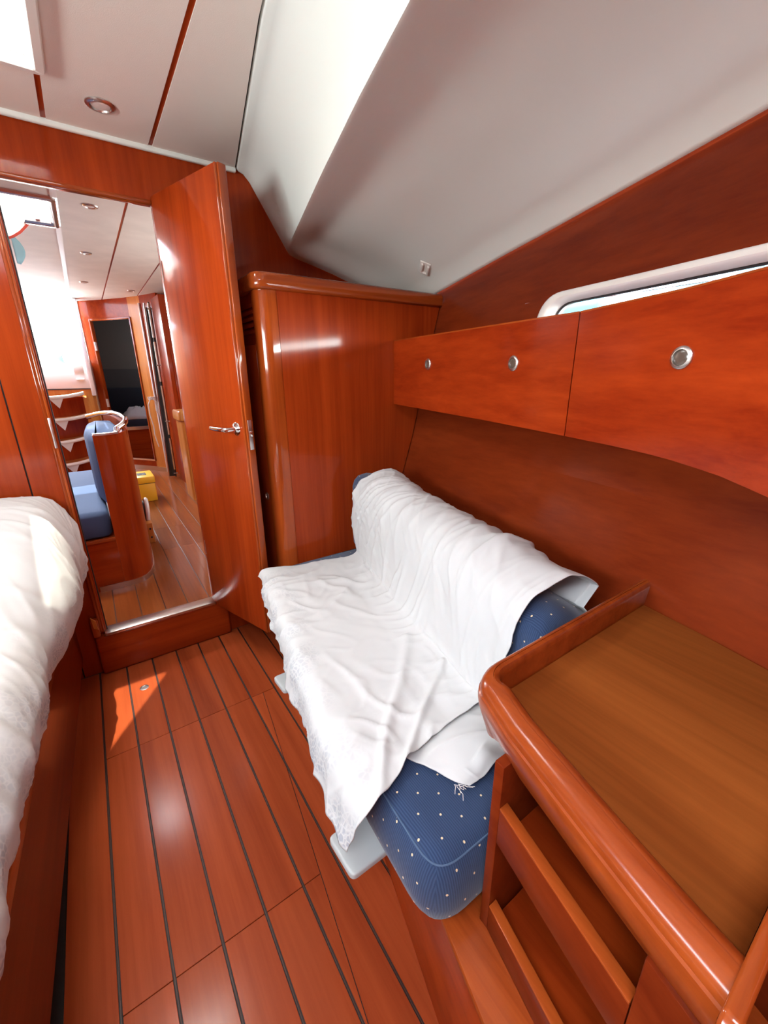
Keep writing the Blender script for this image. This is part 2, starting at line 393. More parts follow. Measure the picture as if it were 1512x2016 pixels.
# aft bulkhead with the doorway
OX0, OX1, OZ0, OZ1 = -.125, .331, .2, 1.866
wall = struct(bpy.data.objects.new('wall_aft', None)); COL.objects.link(wall); wall.location = (0, BY, 0)
T = .03
box('header_panel', (OX0, BY, OZ1), (OX1, BY + T, 2.06), M['mah_z'], wall)
box('threshold_panel', (-.164, BY - .030, 0), (OX1 + .06, BY + T, OZ0 - .012), M['mah_x'], wall, bevel=.012, seg=3)
box('left_panel', (-.232, BY, 0), (OX0, BY + T, 2.06), M['mah_z'], wall, bevel=.001, seg=1)
box('left_panel', (-1.30, BY, 0), (-.2365, BY + T, 2.06), M['mah_z'], wall, bevel=.001, seg=1)
box('panel_backing', (-.24, BY + .006, 0), (-.228, BY + T, 2.06), M['caulk'], wall)
rp = [(OX1, 0), (1.02, 0), (1.25, .8), (1.43, 1.5), (1.47, 1.60), (1.30, 1.735), (1.147, 1.75), (1.0, 1.77), (.905, 1.785), (.84, 1.90), (.76, 2.02), (.68, 2.06), (OX1, 2.06)]
MB().yprism(rp, BY, BY + T).mk('right_panel', M['mah_z'], wall)
box('threshold_strip', (OX0, BY - .034, OZ0 - .014), (OX1 + .004, BY + T + .006, OZ0), M['alu'], wall, bevel=.004, seg=2)
# left jamb: stepped mouldings and rubber seal
box('jamb_trim', (OX0 - .016, BY - .010, OZ0), (OX0 - .004, BY + .002, OZ1), M['edge_z'], wall, bevel=.003)
box('jamb_trim', (OX0 - .005, BY - .014, OZ0), (OX0 + .004, BY + .0, OZ1), M['edge_z'], wall, bevel=.003)
box('jamb_trim', (OX0 + .0, BY - .002, OZ0), (OX0 + .009, BY + T + .004, OZ1), M['mah_z'], wall, bevel=.003)
box('door_seal', (OX0 + .008, BY + .006, OZ0), (OX0 + .0125, BY + .022, OZ1), M['black'], wall)
box('strike_plate', (OX0 - .006, BY - .019, 1.0), (OX0 + .002, BY - .013, 1.11), M['steel'], wall, bevel=.001, label=None) if False else box('strike_plate', (OX0 - .006, BY - .019, 1.0), (OX0 + .002, BY - .013, 1.11), M['steel'], wall, bevel=.001)
box('header_trim', (OX0, BY - .004, OZ1 - .012), (OX1, BY + T + .004, OZ1 + .002), M['edge_x'], wall, bevel=.003)
MB().zprism([(-.166, BY - .034), (-.137, BY - .034), (-.137, BY - .002), (-.166, BY - .002)], .19, .275).mk('jamb_foot', M['edge_z'], wall, bevel=.008, seg=2)
MB().prism([(-.160, BY - .036, .292), (-.143, BY - .036, .270), (-.143, BY - .028, .270), (-.160, BY - .028, .292)],
           [(-.156, BY - .037, .240), (-.141, BY - .037, .228), (-.141, BY - .028, .228), (-.156, BY - .028, .240)]).mk('split_chip', M['light_wood'], wall, bevel=.001)
# moulded trim line between ceiling and bulkhead
box('ceiling_edge_trim', (-1.2, BY - .020, 2.016), (.655, BY - .001, 2.036), M['liner'], wall, bevel=.006, seg=3)

# ceiling: three headliner panels and two wooden strips
ceil = struct(bpy.data.objects.new('ceiling', None)); COL.objects.link(ceil); ceil.location = (0, .6, 2.03)
CZ = 2.03
HX0, HX1, HY0, HY1 = -.395, .040, 1.205, 1.640          # hatch opening
BX0, BX1, BY0, BY1 = -.80, -.18, -.67, -.03             # opening for the added overhead fill lamp, behind the camera
lp = MB()
for lo, hi in (((-1.2, -1.0), (BX0, BY)), ((BX0, -1.0), (.0445, BY0)), ((BX1, BY0), (.0445, BY1)), ((BX0, BY1), (.0445, HY0)), ((BX0, HY0), (HX0, HY1)), ((HX1, HY0), (.0445, HY1)), ((BX0, HY1), (.0445, BY))):
    lp.box((*lo, CZ), (*hi, CZ + .03))
lp.mk('headliner_panel', M['panel'], ceil)
box('headliner_panel', (.0585, -1.0, CZ), (.3455, BY, CZ + .03), M['panel'], ceil)
CE = [(1.979, .660), (1.143, .481), (0, .30), (-.6, .20), (-1.0, .14)]   # outboard edge of the flat headliner
yy = [-.9, -.5, 0, .4, .8, 1.2, 1.6, 1.962]
out_ = [(interp(CE, y) - .006, y) for y in yy]
MB().zprism([(.3595, 1.962)] + [(.3595, -.02), ] + [(x, y) for x, y in out_ if x > .362], CZ, CZ + .03).mk('headliner_panel', M['panel'], ceil)
for xa in (.0445, .3455):
    lo_y = -.9 if xa > .1 else HY1 - .02
    box('wood_strip', (xa, lo_y, CZ + .003), (xa + .014, BY - .018, CZ + .03), M['mah_y'], ceil)
box('wood_strip', (.0445, -.03, CZ + .003), (.0585, HY0 + .02, CZ + .03), M['mah_y'], ceil)
box('deck_backing', (.28, -1.0, CZ + .012), (.75, BY, CZ + .032), M['caulk'], ceil)

# moulded coachroof side and side-deck underside
KX = [(1.979, .863), (1.83, .80), (1.23, .645), (.88, .56), (.65, .51), (0, .37), (-.6, .24), (-1.0, .16)]
def liner_section(y):
    xc = interp(CE, y); xk = interp(KX, y); zk = 1.755 + .022 * (BY - y)
    ze = interp(EDGE_Z, y); xe = hull_x(y, ze) - .012
    s = min(1, max(0, (BY - .055 - y) / .11)); s = s * s * (3 - 2 * s)      # raised lip beside the bulkhead
    P = [(xc, CZ + .022), (xc, CZ + .004), (xc + .006, CZ - .004), (xc + .026, CZ - .010 + .006 * s), (xc + .050, CZ - .034 + .012 * s)]
    x0, z0 = xc + .050, CZ - .034 + .012 * s
    for t in (.2, .4, .6, .8, .92): P.append((lerp(x0, xk, t) + .014 * s * math.sin(math.pi * t), lerp(z0, zk, t) + .012 * s * math.sin(math.pi * t)))
    P.append((xk + .001, zk + .004)); P.append((xk + .012, zk + .004 * s))
    for t in (.06, .14, .24, .36, .5, .64, .78, .88, .94):
        d = s * .055 * min(1, t / .14) * min(1, (1 - t) / .30)
        P.append((lerp(xk, xe, t), lerp(zk, ze + .02, t) + .016 * math.sin(math.pi * t) * (1 - .5 * s) + d))
    P += [(xe - .016, ze + .008), (xe - .004, ze), (xe + .004, ze + .004), (xe + .010, ze + .014), (xe + .012, ze + .06)]
    return [(x, y, z) for x, z in P]
ys = [BY - .001, BY - .006, BY - .012, 1.955, 1.94, 1.925, 1.91, 1.89, 1.87, 1.84, 1.80, 1.75, 1.68] + [1.6 - .1 * k for k in range(26)]
rows = [liner_section(y) for y in ys]
rows[0] = [(x, y, z + .012) for x, y, z in rows[0]]
lv = [p for r in rows for p in r]
liner = struct(mk('ceiling_side_moulding', lv, grid_faces(len(rows), len(rows[0])), M['liner'], ang=70))

# starboard hull lining (single veneer skin with the long window cut in it)
WY0, WY1, WZ0, WZ1 = -.45, .940, 1.30, 1.490          # outer edge of the window frame
def hull_patch(y0, y1, z0, z1, ny, nz, off=0.):
    v = [(hull_x(lerp(y0, y1, i / ny), z if not callable(z) else 0) + off, lerp(y0, y1, i / ny), z) for i in range(ny + 1)
         for z in [lerp(z0, z1, j / nz) for j in range(nz + 1)]]
    return v, grid_faces(ny + 1, nz + 1)
hb = MB()
g = .012
for (a, b, c, d, n, m) in ((-1.0, BY, -.05, .97, 40, 8), (-1.0, BY, .97, WZ0 + g, 40, 3), (WY1 - g, BY, WZ0 + g, WZ1 - g, 12, 2), (-1.0, WY0 + g, WZ0 + g, WZ1 - g, 6, 2)):
    hb.add(*hull_patch(a, b, c, d, n, m))
ca, cb = WY1 - g + .001, WZ1 - g + .001
hb.add([(hull_x(y, z), y, z) for y, z in ((ca, cb), (ca - .042, cb), (ca, cb - .042))], [(0, 1, 2)])
yn = 50; tv = []
for i in range(yn + 1):
    y = lerp(-1.0, BY, i / yn)
    for j in range(3):
        z = lerp(WZ1 - g, interp(EDGE_Z, y) + .05, j / 2); tv.append((hull_x(y, z), y, z))
hb.add(tv, grid_faces(yn + 1, 3))
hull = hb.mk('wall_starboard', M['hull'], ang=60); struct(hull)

# window in the hull: moulded frame and pane
win = struct(bpy.data.objects.new('window_1', None)); COL.objects.link(win); win.location = (hull_x(.25, WZ0), .25, WZ0)
def win_loop(ins, depth):
    poly = round_poly([(WY0 + ins, WZ0 + ins), (WY1 - ins * 1.6, WZ0 + ins), (WY1 - ins * 1.6, WZ1 - ins), (WY0 + ins, WZ1 - ins)], [.03, .03, max(.015, .085 - ins * .8), .03], 8)
    out = []
    n = len(poly)
    for i in range(n):            # resample the long sides so that the frame follows the hull
        a, b = poly[i], poly[(i + 1) % n]; k = max(1, int(abs(b[0] - a[0]) / .06)) if i in (n - 1,) or abs(b[0] - a[0]) > .3 else 1
        k = 20 if abs(b[0] - a[0]) > .3 else 1
        for q in range(k): out.append((lerp(a[0], b[0], q / k), lerp(a[1], b[1], q / k)))
    return [(hull_x(y, z) + depth, y, z) for y, z in out]
fr = [win_loop(*q) for q in ((0, .006), (.001, -.010), (.006, -.014), (.017, -.014), (.022, -.008), (.028, .014), (.031, .026), (.032, .05))]
nv = len(fr[0]); fv = [p for r in fr for p in r]
ff = [(i * nv + k, i * nv + (k + 1) % nv, (i + 1) * nv + (k + 1) % nv, (i + 1) * nv + k) for i in range(len(fr) - 1) for k in range(nv)]
mk('window_frame', fv, ff, M['plastic'], win, ang=50)
rub = win_loop(.0325, .026); MB().tube(rub, .0035, 6, closed=True).mk('rubber_gasket', M['black'], win)
pv = win_loop(.035, .03); pc = len(pv)
mid = sum((Vector(p) for p in pv), Vector()) / pc
# pane as strips between the lower and upper edge
nseg = 24; pp = []
for i in range(nseg + 1):
    y = lerp(WY0 + .031, WY1 - .052, i / nseg)
    for z in (WZ0 + .030, WZ1 - .030): pp.append((hull_x(y, z) + .028, y, z))
mk('pane', pp, grid_faces(nseg + 1, 2), M['pane'], win)

# overhead hatch: window_2
hat = struct(bpy.data.objects.new('window_2', None)); COL.objects.link(hat); hat.location = (-.18, 1.42, 2.0)
def ring_rect(x0, y0, x1, y1, r): return round_poly([(x0, y0), (x1, y0), (x1, y1), (x0, y1)], [r] * 4, 5)
def ring_frame(name, x0, y0, x1, y1, prof, mat, parent, r=.02):
    rs = []
    for ins, z in prof: rs.append([(x, y, z) for x, y in ring_rect(x0 + ins, y0 + ins, x1 - ins, y1 - ins, max(.004, r - ins * .5))])
    n = len(rs[0]); v = [p for q in rs for p in q]; m = len(rs)
    f = [(i * n + k, i * n + (k + 1) % n, (i + 1) * n + (k + 1) % n, (i + 1) * n + k) for i in range(m - 1) for k in range(n)]
    return mk(name, v, f, mat, parent, ang=45)
ring_frame('hatch_frame', -.43, 1.17, .071, 1.674, [(0, 2.034), (.0, 2.016), (.004, 2.009), (.022, 2.007), (.027, 2.012), (.032, 2.03), (.033, 2.16)], M['plastic'], hat)
box('pane', (-.40, 1.20, 2.112), (.04, 1.644, 2.120), M['pane'], hat)
hd = MB().prism([(-.010, 1.47, 2.105), (.010, 1.47, 2.105), (.004, 1.545, 2.105), (-.004, 1.545, 2.105)], [(-.010, 1.47, 2.085), (.010, 1.47, 2.085), (.004, 1.545, 2.092), (-.004, 1.545, 2.092)])
hd.box((-.006, 1.485, 2.100), (.006, 1.50, 2.113)); hd.mk('hatch_handle', M['grey_plastic'], hat, bevel=.003)
cv = []
NCX = 25
for i in range(NCX):
    x = lerp(-.46, .12, i / (NCX - 1))
    yu = 1.70 if x < -.235 else 1.70 + (x - .10) * 1.42                 # askew edge of the added cloth shapes the sun patch
    for j in range(13): cv.append((x, lerp(1.10, max(yu, 1.12), j / 12), 2.128 + .004 * math.sin(9 * x + 7 * j / 12)))
cl = mk('sun_mask_cloth', cv, grid_faces(NCX, 13), M['sailcloth']); tag(cl, 'thin white cloth added askew on the overhead hatch to shape the sun patch', 'cover')

# walls behind and to the left of the camera
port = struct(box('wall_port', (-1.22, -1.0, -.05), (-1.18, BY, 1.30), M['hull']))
struct(MB().box((-1.22, -1.0, 1.30), (-1.18, -.0, 1.62)).box((-1.22, 1.1, 1.30), (-1.18, BY, 1.62)).box((-1.22, -1.0, 1.62), (-1.18, BY, 2.06)).mk('wall_port_upper', M['liner']))  # gap left for the added port fill lamp
struct(box('wall_bow', (-1.22, -1.04, -.05), (1.2, -1.0, 2.06), M['mah_z']))

# ------------------------------------------------------------------ door_1, standing open into the cabin
door = struct(bpy.data.objects.new('door_1', None)); COL.objects.link(door); door.location = (OX1, BY - .006, .19)
hinge = Vector((OX1 - .002, BY - .010)); tip = Vector((.461, 1.560)); dd = (tip - hinge).normalized(); nn = Vector((dd.y, -dd.x))   # nn points to the left face side
if nn.x > 0: nn = -nn
DL = (tip - hinge).length; DT = .030
def dq(s, t, z): p = hinge + dd * s - nn * t; return (p.x, p.y, z)       # t = 0 left face, grows to the right
def dbox(b, s0, s1, t0, t1, z0, z1):
    return b.prism([dq(s0, t0, z0), dq(s1, t0, z0), dq(s1, t1, z0), dq(s0, t1, z0)], [dq(s0, t0, z1), dq(s1, t0, z1), dq(s1, t1, z1), dq(s0, t1, z1)])
DZ0, DZ1 = .185, 1.878
dbox(MB(), 0, DL - .016, 0, DT, DZ0, DZ1).mk('leaf', M['mah_z'], door, bevel=.002)
dbox(MB(), DL - .0165, DL - .008, -.003, DT + .002, DZ0, DZ1).mk('edge_moulding', M['edge_z'], door, bevel=.004, seg=3)
dbox(MB(), DL - .009, DL, .004, DT + .004, DZ0, DZ1).mk('edge_moulding', M['edge_z'], door, bevel=.004, seg=3)
dbox(MB(), DL - .001, DL + .0015, .010, .026, .985, 1.095).mk('lock_plate', M['steel'], door, bevel=.001)
dbox(MB(), DL, DL + .010, .013, .022, 1.035, 1.055).mk('latch_bolt', M['chrome'], door, bevel=.002)
HS = DL - .058; hz = 1.060
nv3 = Vector((nn.x, nn.y, 0)); dv3 = Vector((dd.x, dd.y, 0)); c0 = Vector(dq(HS, 0, hz))
hnd = MB().lathe(c0, nv3, [(.025, -.001), (.025, .003), (.021, .007), (.013, .010), (.011, .012)], 24).mk('rosette', M['chrome'], door)
lev = MB().tube([c0 + nv3 * .010, c0 + nv3 * .034, c0 + nv3 * .044 - dv3 * .006, c0 + nv3 * .048 - dv3 * .022, c0 + nv3 * .048 - dv3 * .06, c0 + nv3 * .047 - dv3 * .098 + Vector((0, 0, .002))],
                [.010, .009, .0095, .009, .0085, .0075], 12).mk('lever_handle', M['chrome'], door)
for hzz in (.45, 1.6):
    MB().tube([(OX1 + .004, BY - .012, hzz), (OX1 + .004, BY - .012, hzz + .07)], .006, 10).mk('hinge', M['steel'], door)

# ------------------------------------------------------------------ wardrobe against the bulkhead
WX0, WYF = .553, 1.577
wd = thing('wardrobe', (.9, 1.78, 0), 'tall varnished wardrobe with rounded corner post beside the open door', 'wardrobe')
WT = 1.538
side = lambda z: hull_x(1.60, z) - .008
xs = lambda z: hull_x(1.577, z) - .006
MB().yprism([(.628, 0), (xs(0), 0), (xs(.5), .5), (xs(.97), .97), (xs(1.25), 1.25), (xs(WT), WT), (.628, WT)], WYF, WYF + .018).mk('front_panel', M['mah_z'], wd)
box('joint_line', (.6245, WYF + .002, 0), (.6285, WYF + .016, WT), M['edge_z'], wd)
post = [(.6245, WYF), (.6245, WYF + .02), (WX0 + .006, WYF + .055), (WX0, WYF + .055)]
arc = [(WX0 + .048 + .048 * math.cos(t), WYF + .048 + .048 * math.sin(t)) for t in [math.pi + k * math.pi / 2 / 10 for k in range(11)]]
MB().zprism([(.6245, WYF)] + [(.6245, WYF + .03), (WX0 + .03, WYF + .055), (WX0, WYF + .055)] + arc, 0, WT).mk('corner_post', M['edge_z'], wd, ang=50)
box('side_panel', (WX0 + .012, WYF + .055, 0), (WX0 + .03, BY - .002, WT), M['mah_z'], wd)
dr = box('door', (WX0 + .001, WYF + .060, .10), (WX0 + .013, BY - .022, 1.36), M['mah_z'], wd, bevel=.002)
MB().lathe((WX0 + .002, WYF + .095, .765), (-1, 0, 0), [(.016, 0), (.016, .004), (.012, .006), (.011, .003), (.004, .003)], 20).mk('push_button', M['steel'], dr)
for k in range(5):
    box('vent_slat', (WX0 + .002, WYF + .06, 1.40 + k * .022), (WX0 + .012, BY - .03, 1.412 + k * .022), M['mah_y'], wd, bevel=.001, seg=1)
def ring(poly, prof): return slab(poly, prof)
cap_poly = round_poly([(WX0 - .014, WYF - .016), (hull_x(1.577, 1.55) - .004, WYF - .016), (hull_x(1.9, 1.55) - .012, BY - .003), (WX0 - .014, BY - .003)], [.055, 0, 0, 0], 9)
ring(cap_poly, [(.012, WT), (.003, WT + .003), (0, WT + .010), (0, WT + .044), (.004, WT + .052), (.012, WT + .056)]).mk('cap_moulding', M['edge_x'], wd, ang=50)
MB().zprism([(.628, WYF - .004), (xs(.0), WYF - .004), (xs(.0), WYF), (.628, WYF)], 0, .012).mk('plinth', M['mah_x'], wd)
# door hold-back hook low on the corner post
hk = thing('door_hook', (.545, 1.62, .13), 'small chrome hold-back hook between the door bottom and the wardrobe post', 'hook')
MB().lathe((WX0 - .001, 1.655, .21), (-1, 0, 0), [(.011, 0), (.011, .003), (.006, .006)], 14).mk('base_plate', M['chrome'], hk)
MB().tube([(WX0 - .004, 1.655, .21), (WX0 - .020, 1.648, .212), (WX0 - .034, 1.64, .207), (WX0 - .046, 1.632, .201), (WX0 - .055, 1.628, .203), (WX0 - .056, 1.626, .211)], .0022, 8).mk('hook_rod', M['chrome'], hk)

# ------------------------------------------------------------------ overhead locker along the hull
FX = [(1.577, 1.145), (.60, .962), (.37, .915), (.25, .887), (.17, .860), (0, .80), (-.45, .60)]
FB = [(1.577, 1.123), (.9, 1.110), (.57, 1.100), (.45, 1.096), (.35, 1.090), (.257, 1.078), (.173, 1.060), (.08, 1.035), (0, 1.01), (-.45, .86)]
FT = [(1.577, 1.387), (.60, 1.380), (.37, 1.389), (.25, 1.398), (0, 1.405), (-.45, 1.41)]
lk = thing('overhead_locker', (1.1, .8, 1.10), 'long varnished wall locker under the hull window with three round push knobs', 'cabinet')
def lfront(name, ya, yb, n):
    A = []; B = []
    for i in range(n + 1):
        y = lerp(ya, yb, i / n); x = interp(FX, y); A.append((x, y)); 
    b = MB(); v = []; f = []
    for (x, y) in A:
        zb, zt = interp(FB, y), interp(FT, y)
        v += [(x, y, zb), (x, y, zt), (x + .016, y, zt), (x + .016, y, zb)]
    for i in range(n):
        for k in range(4): f.append((i * 4 + k, i * 4 + (k + 1) % 4, (i + 1) * 4 + (k + 1) % 4, (i + 1) * 4 + k))
    f += [(0, 1, 2, 3), tuple(n * 4 + k for k in (3, 2, 1, 0))]
    o = b.add(v, f).mk(name, M['locker'], lk, ang=30)
    t = MB()
    v = []; f = []
    for (x, y) in A:
        zt = interp(FT, y); v += [(x - .0006, y, zt), (x - .0006, y, zt + .004), (x + .017, y, zt + .004), (x + .017, y, zt)]
    for i in range(n):
        for k in range(4): f.append((i * 4 + k, i * 4 + (k + 1) % 4, (i + 1) * 4 + (k + 1) % 4, (i + 1) * 4 + k))
    f += [(0, 1, 2, 3), tuple(n * 4 + k for k in (3, 2, 1, 0))]
    t.add(v, f).mk('top_edging', M['edge'], o)
    return o
M['locker'] = wood('locker_front_veneer', (.18, .011, .002), (.38, .042, .006), 'y', rough=.30, coat=.28, crough=.13, vary=.03)
f1 = lfront('locker_front', 1.574, .6015, 12); f2 = lfront('locker_front', .5985, -.45, 24)
for (y, z, par) in ((1.275, 1.286, f1), (.806, 1.277, f1), (.355, 1.275, f2)):
    x = interp(FX, y); y2 = y + .01; tg = Vector((interp(FX, y2) - x, .01, 0)).normalized(); nrm = Vector((-tg.y, tg.x, 0))
    if nrm.x > 0: nrm = -nrm
    k = MB().lathe((x, y, z), nrm, [(.0205, -.002), (.0205, .003), (.018, .0055), (.0145, .006), (.0138, .002), (.0136, -.001)], 28).mk('push_knob', M['alu'], par)
    MB().lathe((x, y, z), nrm, [(.0136, -.001), (.0136, .0022), (.011, .0034), (.004, .0036)], 24).mk('knob_insert', M['dark_glass'], par) if False else None
    MB().lathe(Vector((x, y, z)), nrm, [(.0136, -.001), (.0136, .0022), (.011, .0034), (.004, .0036)], 24).mk('knob_insert', M['dark_glass'], par)
sh = []; n = 24
for i in range(n + 1):
    y = lerp(1.574, -.45, i / n); sh.append((interp(FX, y) + .014, y, interp(FB, y) + .012)); 
bt = MB(); v = []
for i in range(n + 1):
    y = lerp(1.574, -.45, i / n); z = interp(FB, y) + .012; v += [(interp(FX, y) + .016, y, z), (hull_x(y, z) - .003, y, z)]
mk('locker_bottom', v, grid_faces(n + 1, 2), M['mah_y'], lk)
v = []
for i in range(n + 1):
    y = lerp(1.574, -.45, i / n); z = interp(FT, y) - .03; v += [(interp(FX, y) + .016, y, z), (hull_x(y, z) - .003, y, z)]
mk('shelf_board', v, grid_faces(n + 1, 2), M['mah_y'], lk)

# white plastic catch on the side moulding
ct = thing('plastic_catch', (1.30, 1.562, 1.67), 'small white plastic catch on the side moulding above the wardrobe', 'catch')
cz = lambda x, y: None
def under(x, y):        # height of the side-deck underside
    sec = liner_section(y)
    for a, b in zip(sec[12:], sec[13:]):
        if a[0] <= x <= b[0]: return lerp(a[2], b[2], (x - a[0]) / (b[0] - a[0]))
    return 1.62
cd = Vector((.55, .835)); cn = Vector((cd.y, -cd.x))
for k, (a, b, w_, l_, h_) in enumerate(((0, 0, .044, .070, .004), (-.002, -.013, .008, .050, .012), (-.002, .013, .008, .050, .012), (.028, 0, .034, .008, .012))):
    q = Vector((1.300, 1.562)) + cd * a + cn * b; P = []
    for e, g_ in ((-1, -1), (1, -1), (1, 1), (-1, 1)):
        c_ = q + cd * e * l_ / 2 + cn * g_ * w_ / 2; P.append((c_.x, c_.y, under(c_.x, c_.y)))
    MB().prism([(x, y, z - h_) for x, y, z in P], [(x, y, z + .003) for x, y, z in P]).mk(('base_plate', 'clip_arm', 'clip_arm', 'clip_bar')[k], M['plastic'], ct, bevel=.0012)

# recessed lamp in the headliner
def spot(x, y, z, label, r=.034, group=None):
    t = thing('recessed_lamp', (x, y, z - .008), label, 'lamp', group)
    MB().lathe((x, y, z + .001), (0, 0, -1), [(r, 0), (r, .003), (r * .9, .007), (r * .72, .008), (r * .66, .004), (r * .64, 0)], 28).mk('bezel', M['steel'], t)
    MB().lathe((x, y, z + .001), (0, 0, -1), [(r * .64, 0), (r * .62, .004), (r * .4, .0055), (r * .1, .006)], 20).mk('lens', M['bulb'], t)
    return t
spot(.198, 1.777, CZ, 'round chrome-rimmed lamp in the cabin headliner just above the doorway', .041, 'round ceiling lamps')

# ------------------------------------------------------------------ settee
bx = lambda y: .434 + .267 * (y - .64)                # front of the plinth at floor level
st = thing('settee_base', (.75, .9, 0), 'glossy varnished wooden plinth under the blue settee and the shelf unit', 'settee')
yA, yB = 1.572, -.25
MB().zprism([(bx(yB), yB), (bx(yA), yA), (bx(yA) + .018, yA), (bx(yB) + .018, yB)], 0, .312).mk('front_board', M['mah_y'], st)
MB().zprism([(bx(yB) - .004, yB), (bx(yA) - .004, yA), (hull_x(yA, .2) - .01, yA), (hull_x(.8, .2) - .012, .8), (hull_x(.3, .2) - .012, .3), (hull_x(0, .2) - .012, 0), (hull_x(yB, .2) - .012, yB)], .312, .33).mk('top_board', M['edge'], st, bevel=.003)
def slat(y0, y1, xt, label):
    xb = bx(y0) - .006
    poly = round_poly([(xt + .004, y0 + .0), (xb, y0 + .0), (xb, y1), (xt, y1)], [.014, 0, 0, .014], 5)
    o = slab(poly, [(.003, .297), (0, .299), (0, .3085), (.002, .311), (.006, .3115)]).mk('support_slat', M['grey_plastic'], ang=50)
    return tag(o, label, 'slat', 'plastic slats under the settee cushion')
slat(1.050, 1.134, .333, 'pale grey plastic slat sticking out from under the sheet, nearer the wardrobe')
slat(.490, .586, .250, 'pale grey plastic slat sticking out beside the rounded blue cushion end')
# seat cushion
cpoly = [(.300, .306), (.455, .304), (.60, .345), (hull_x(.345, .35) - .03, .345), (hull_x(.9, .35) - .03, .9), (hull_x(1.572, .35) - .03, 1.573), (.488, 1.573), (.455, 1.40), (.405, 1.10), (.357, .80), (.314, .53)]
crad = [.085, .06, .1, .05, 0, .05, .04, .1, .1, .1, .2]
cp = round_poly(cpoly, crad, 8)
sc = thing('seat_cushion', (.75, .9, .33), 'blue dotted seat cushion on the settee with a rounded near end', 'cushion')
o = slab(cp, [(.046, .330), (.030, .335), (.014, .347), (.003, .370), (-.003, .402), (.002, .432), (.009, .456), (.018, .472), (.028, .481), (.038, .486), (.046, .488)]).mk('cushion_body', M['blue'], sc, ang=80); boxuv(o)
pl = [(x, y, .4745) for x, y in inset(cp, .0205)]
MB().tube(pl, .0016, 6, closed=True).mk('piping', M['piping'], sc)
# back cushion
bc = thing('back_cushion', (.9, 1.0, .49), 'blue dotted back cushion leaning against the hull behind the sheet', 'cushion')
rowsb = []
nb = 20
def bsec(y, ins):
    t = (1.55 - y) / 1.13; xf = lerp(.895, .655, t); zt = lerp(.832, .772, t)
    th = lerp(.15, .20, t)
    P = [(xf + .02, .492), (xf + .002, .51), (xf, .56), (xf + .002, .66), (xf + .006, zt - .05), (xf + .016, zt - .024), (xf + .038, zt - .006), (xf + .08, zt), (xf + .11, zt - .006), (xf + th - .02, zt - .035), (xf + th, zt - .08), (xf + th - .03, .65), (xf + th - .07, .51), (xf + th - .09, .492)]
    c = Vector((xf + .08, .65))
    return [(c.x + (x - c.x) * ins, y, c.y + (z - c.y) * ins + 0) for x, z in P]
yl = [1.563, 1.561, 1.555, 1.545] + [1.5 - k * (1.5 - .47) / 12 for k in range(13)] + [.445, .425, .412, .408]
il = [.90, .95, .985, 1.0] + [1] * 13 + [1.0, .96, .88, .78]
v = [p for y, s in zip(yl, il) for p in bsec(y, s)]; n = 14; m = len(yl)
f = [(i * n + k, i * n + (k + 1) % n, (i + 1) * n + (k + 1) % n, (i + 1) * n + k) for i in range(m - 1) for k in range(n)] + [list(range(n)), list(range((m - 1) * n, m * n))[::-1]]
vmin = min(p[2] for p in v); v = [(x, y, max(z, .4925)) for x, y, z in v]
o = mk('cushion_body', v, f, M['blue'], bc, ang=75); boxuv(o)

# white sheet thrown over the settee
def V(*a): return Vector(a)
ctrl = [
 [V(.452, 1.535, .470), V(.470, 1.530, .495), V(.56, 1.502, .498), V(.70, 1.474, .497), V(.862, 1.445, .498), V(.880, 1.478, .60), V(.886, 1.480, .71), V(.908, 1.462, .795), V(.975, 1.43, .838), V(1.035, 1.405, .818), V(1.06, 1.39, .765)],
 [V(.402, 1.32, .440), V(.425, 1.32, .496), V(.52, 1.31, .502), V(.66, 1.30, .500), V(.810, 1.28, .506), V(.836, 1.28, .60), V(.848, 1.28, .72), V(.878, 1.28, .80), V(.945, 1.28, .826), V(1.010, 1.28, .800), V(1.035, 1.27, .74)],
 [V(.365, 1.12, .425), V(.388, 1.12, .496), V(.48, 1.11, .502), V(.62, 1.10, .503), V(.755, 1.08, .512), V(.790, 1.07, .60), V(.805, 1.07, .71), V(.835, 1.07, .785), V(.905, 1.07, .812), V(.975, 1.06, .785), V(1.00, 1.05, .72)],
 [V(.325, .92, .415), V(.350, .92, .496), V(.45, .91, .502), V(.59, .90, .503), V(.705, .88, .514), V(.748, .87, .60), V(.765, .86, .70), V(.795, .86, .775), V(.865, .86, .802), V(.940, .85, .775), V(.965, .84, .71)],
 [V(.290, .74, .405), V(.316, .74, .496), V(.42, .73, .502), V(.57, .72, .503), V(.680, .70, .512), V(.708, .69, .60), V(.728, .68, .70), V(.756, .67, .768), V(.830, .66, .797), V(.905, .65, .77), V(.930, .64, .71)],
 [V(.270, .58, .395), V(.294, .585, .492), V(.41, .60, .502), V(.56, .60, .503), V(.655, .58, .512), V(.680, .57, .60), V(.698, .56, .70), V(.724, .55, .762), V(.800, .54, .793), V(.875, .53, .765), V(.90, .52, .71)],
 [V(.262, .490, .385), V(.287, .468, .478), V(.40, .500, .502), V(.55, .520, .503), V(.650, .510, .510), V(.672, .480, .60), V(.690, .465, .70), V(.712, .455, .762), V(.79, .44, .795), V(.862, .425, .770), V(.895, .415, .715)],
]
def nz(x, y, z=0): return noise.noise((x, y, z))
def ridge(x, y, z=0): return 1 - abs(nz(x, y, z)) * 2
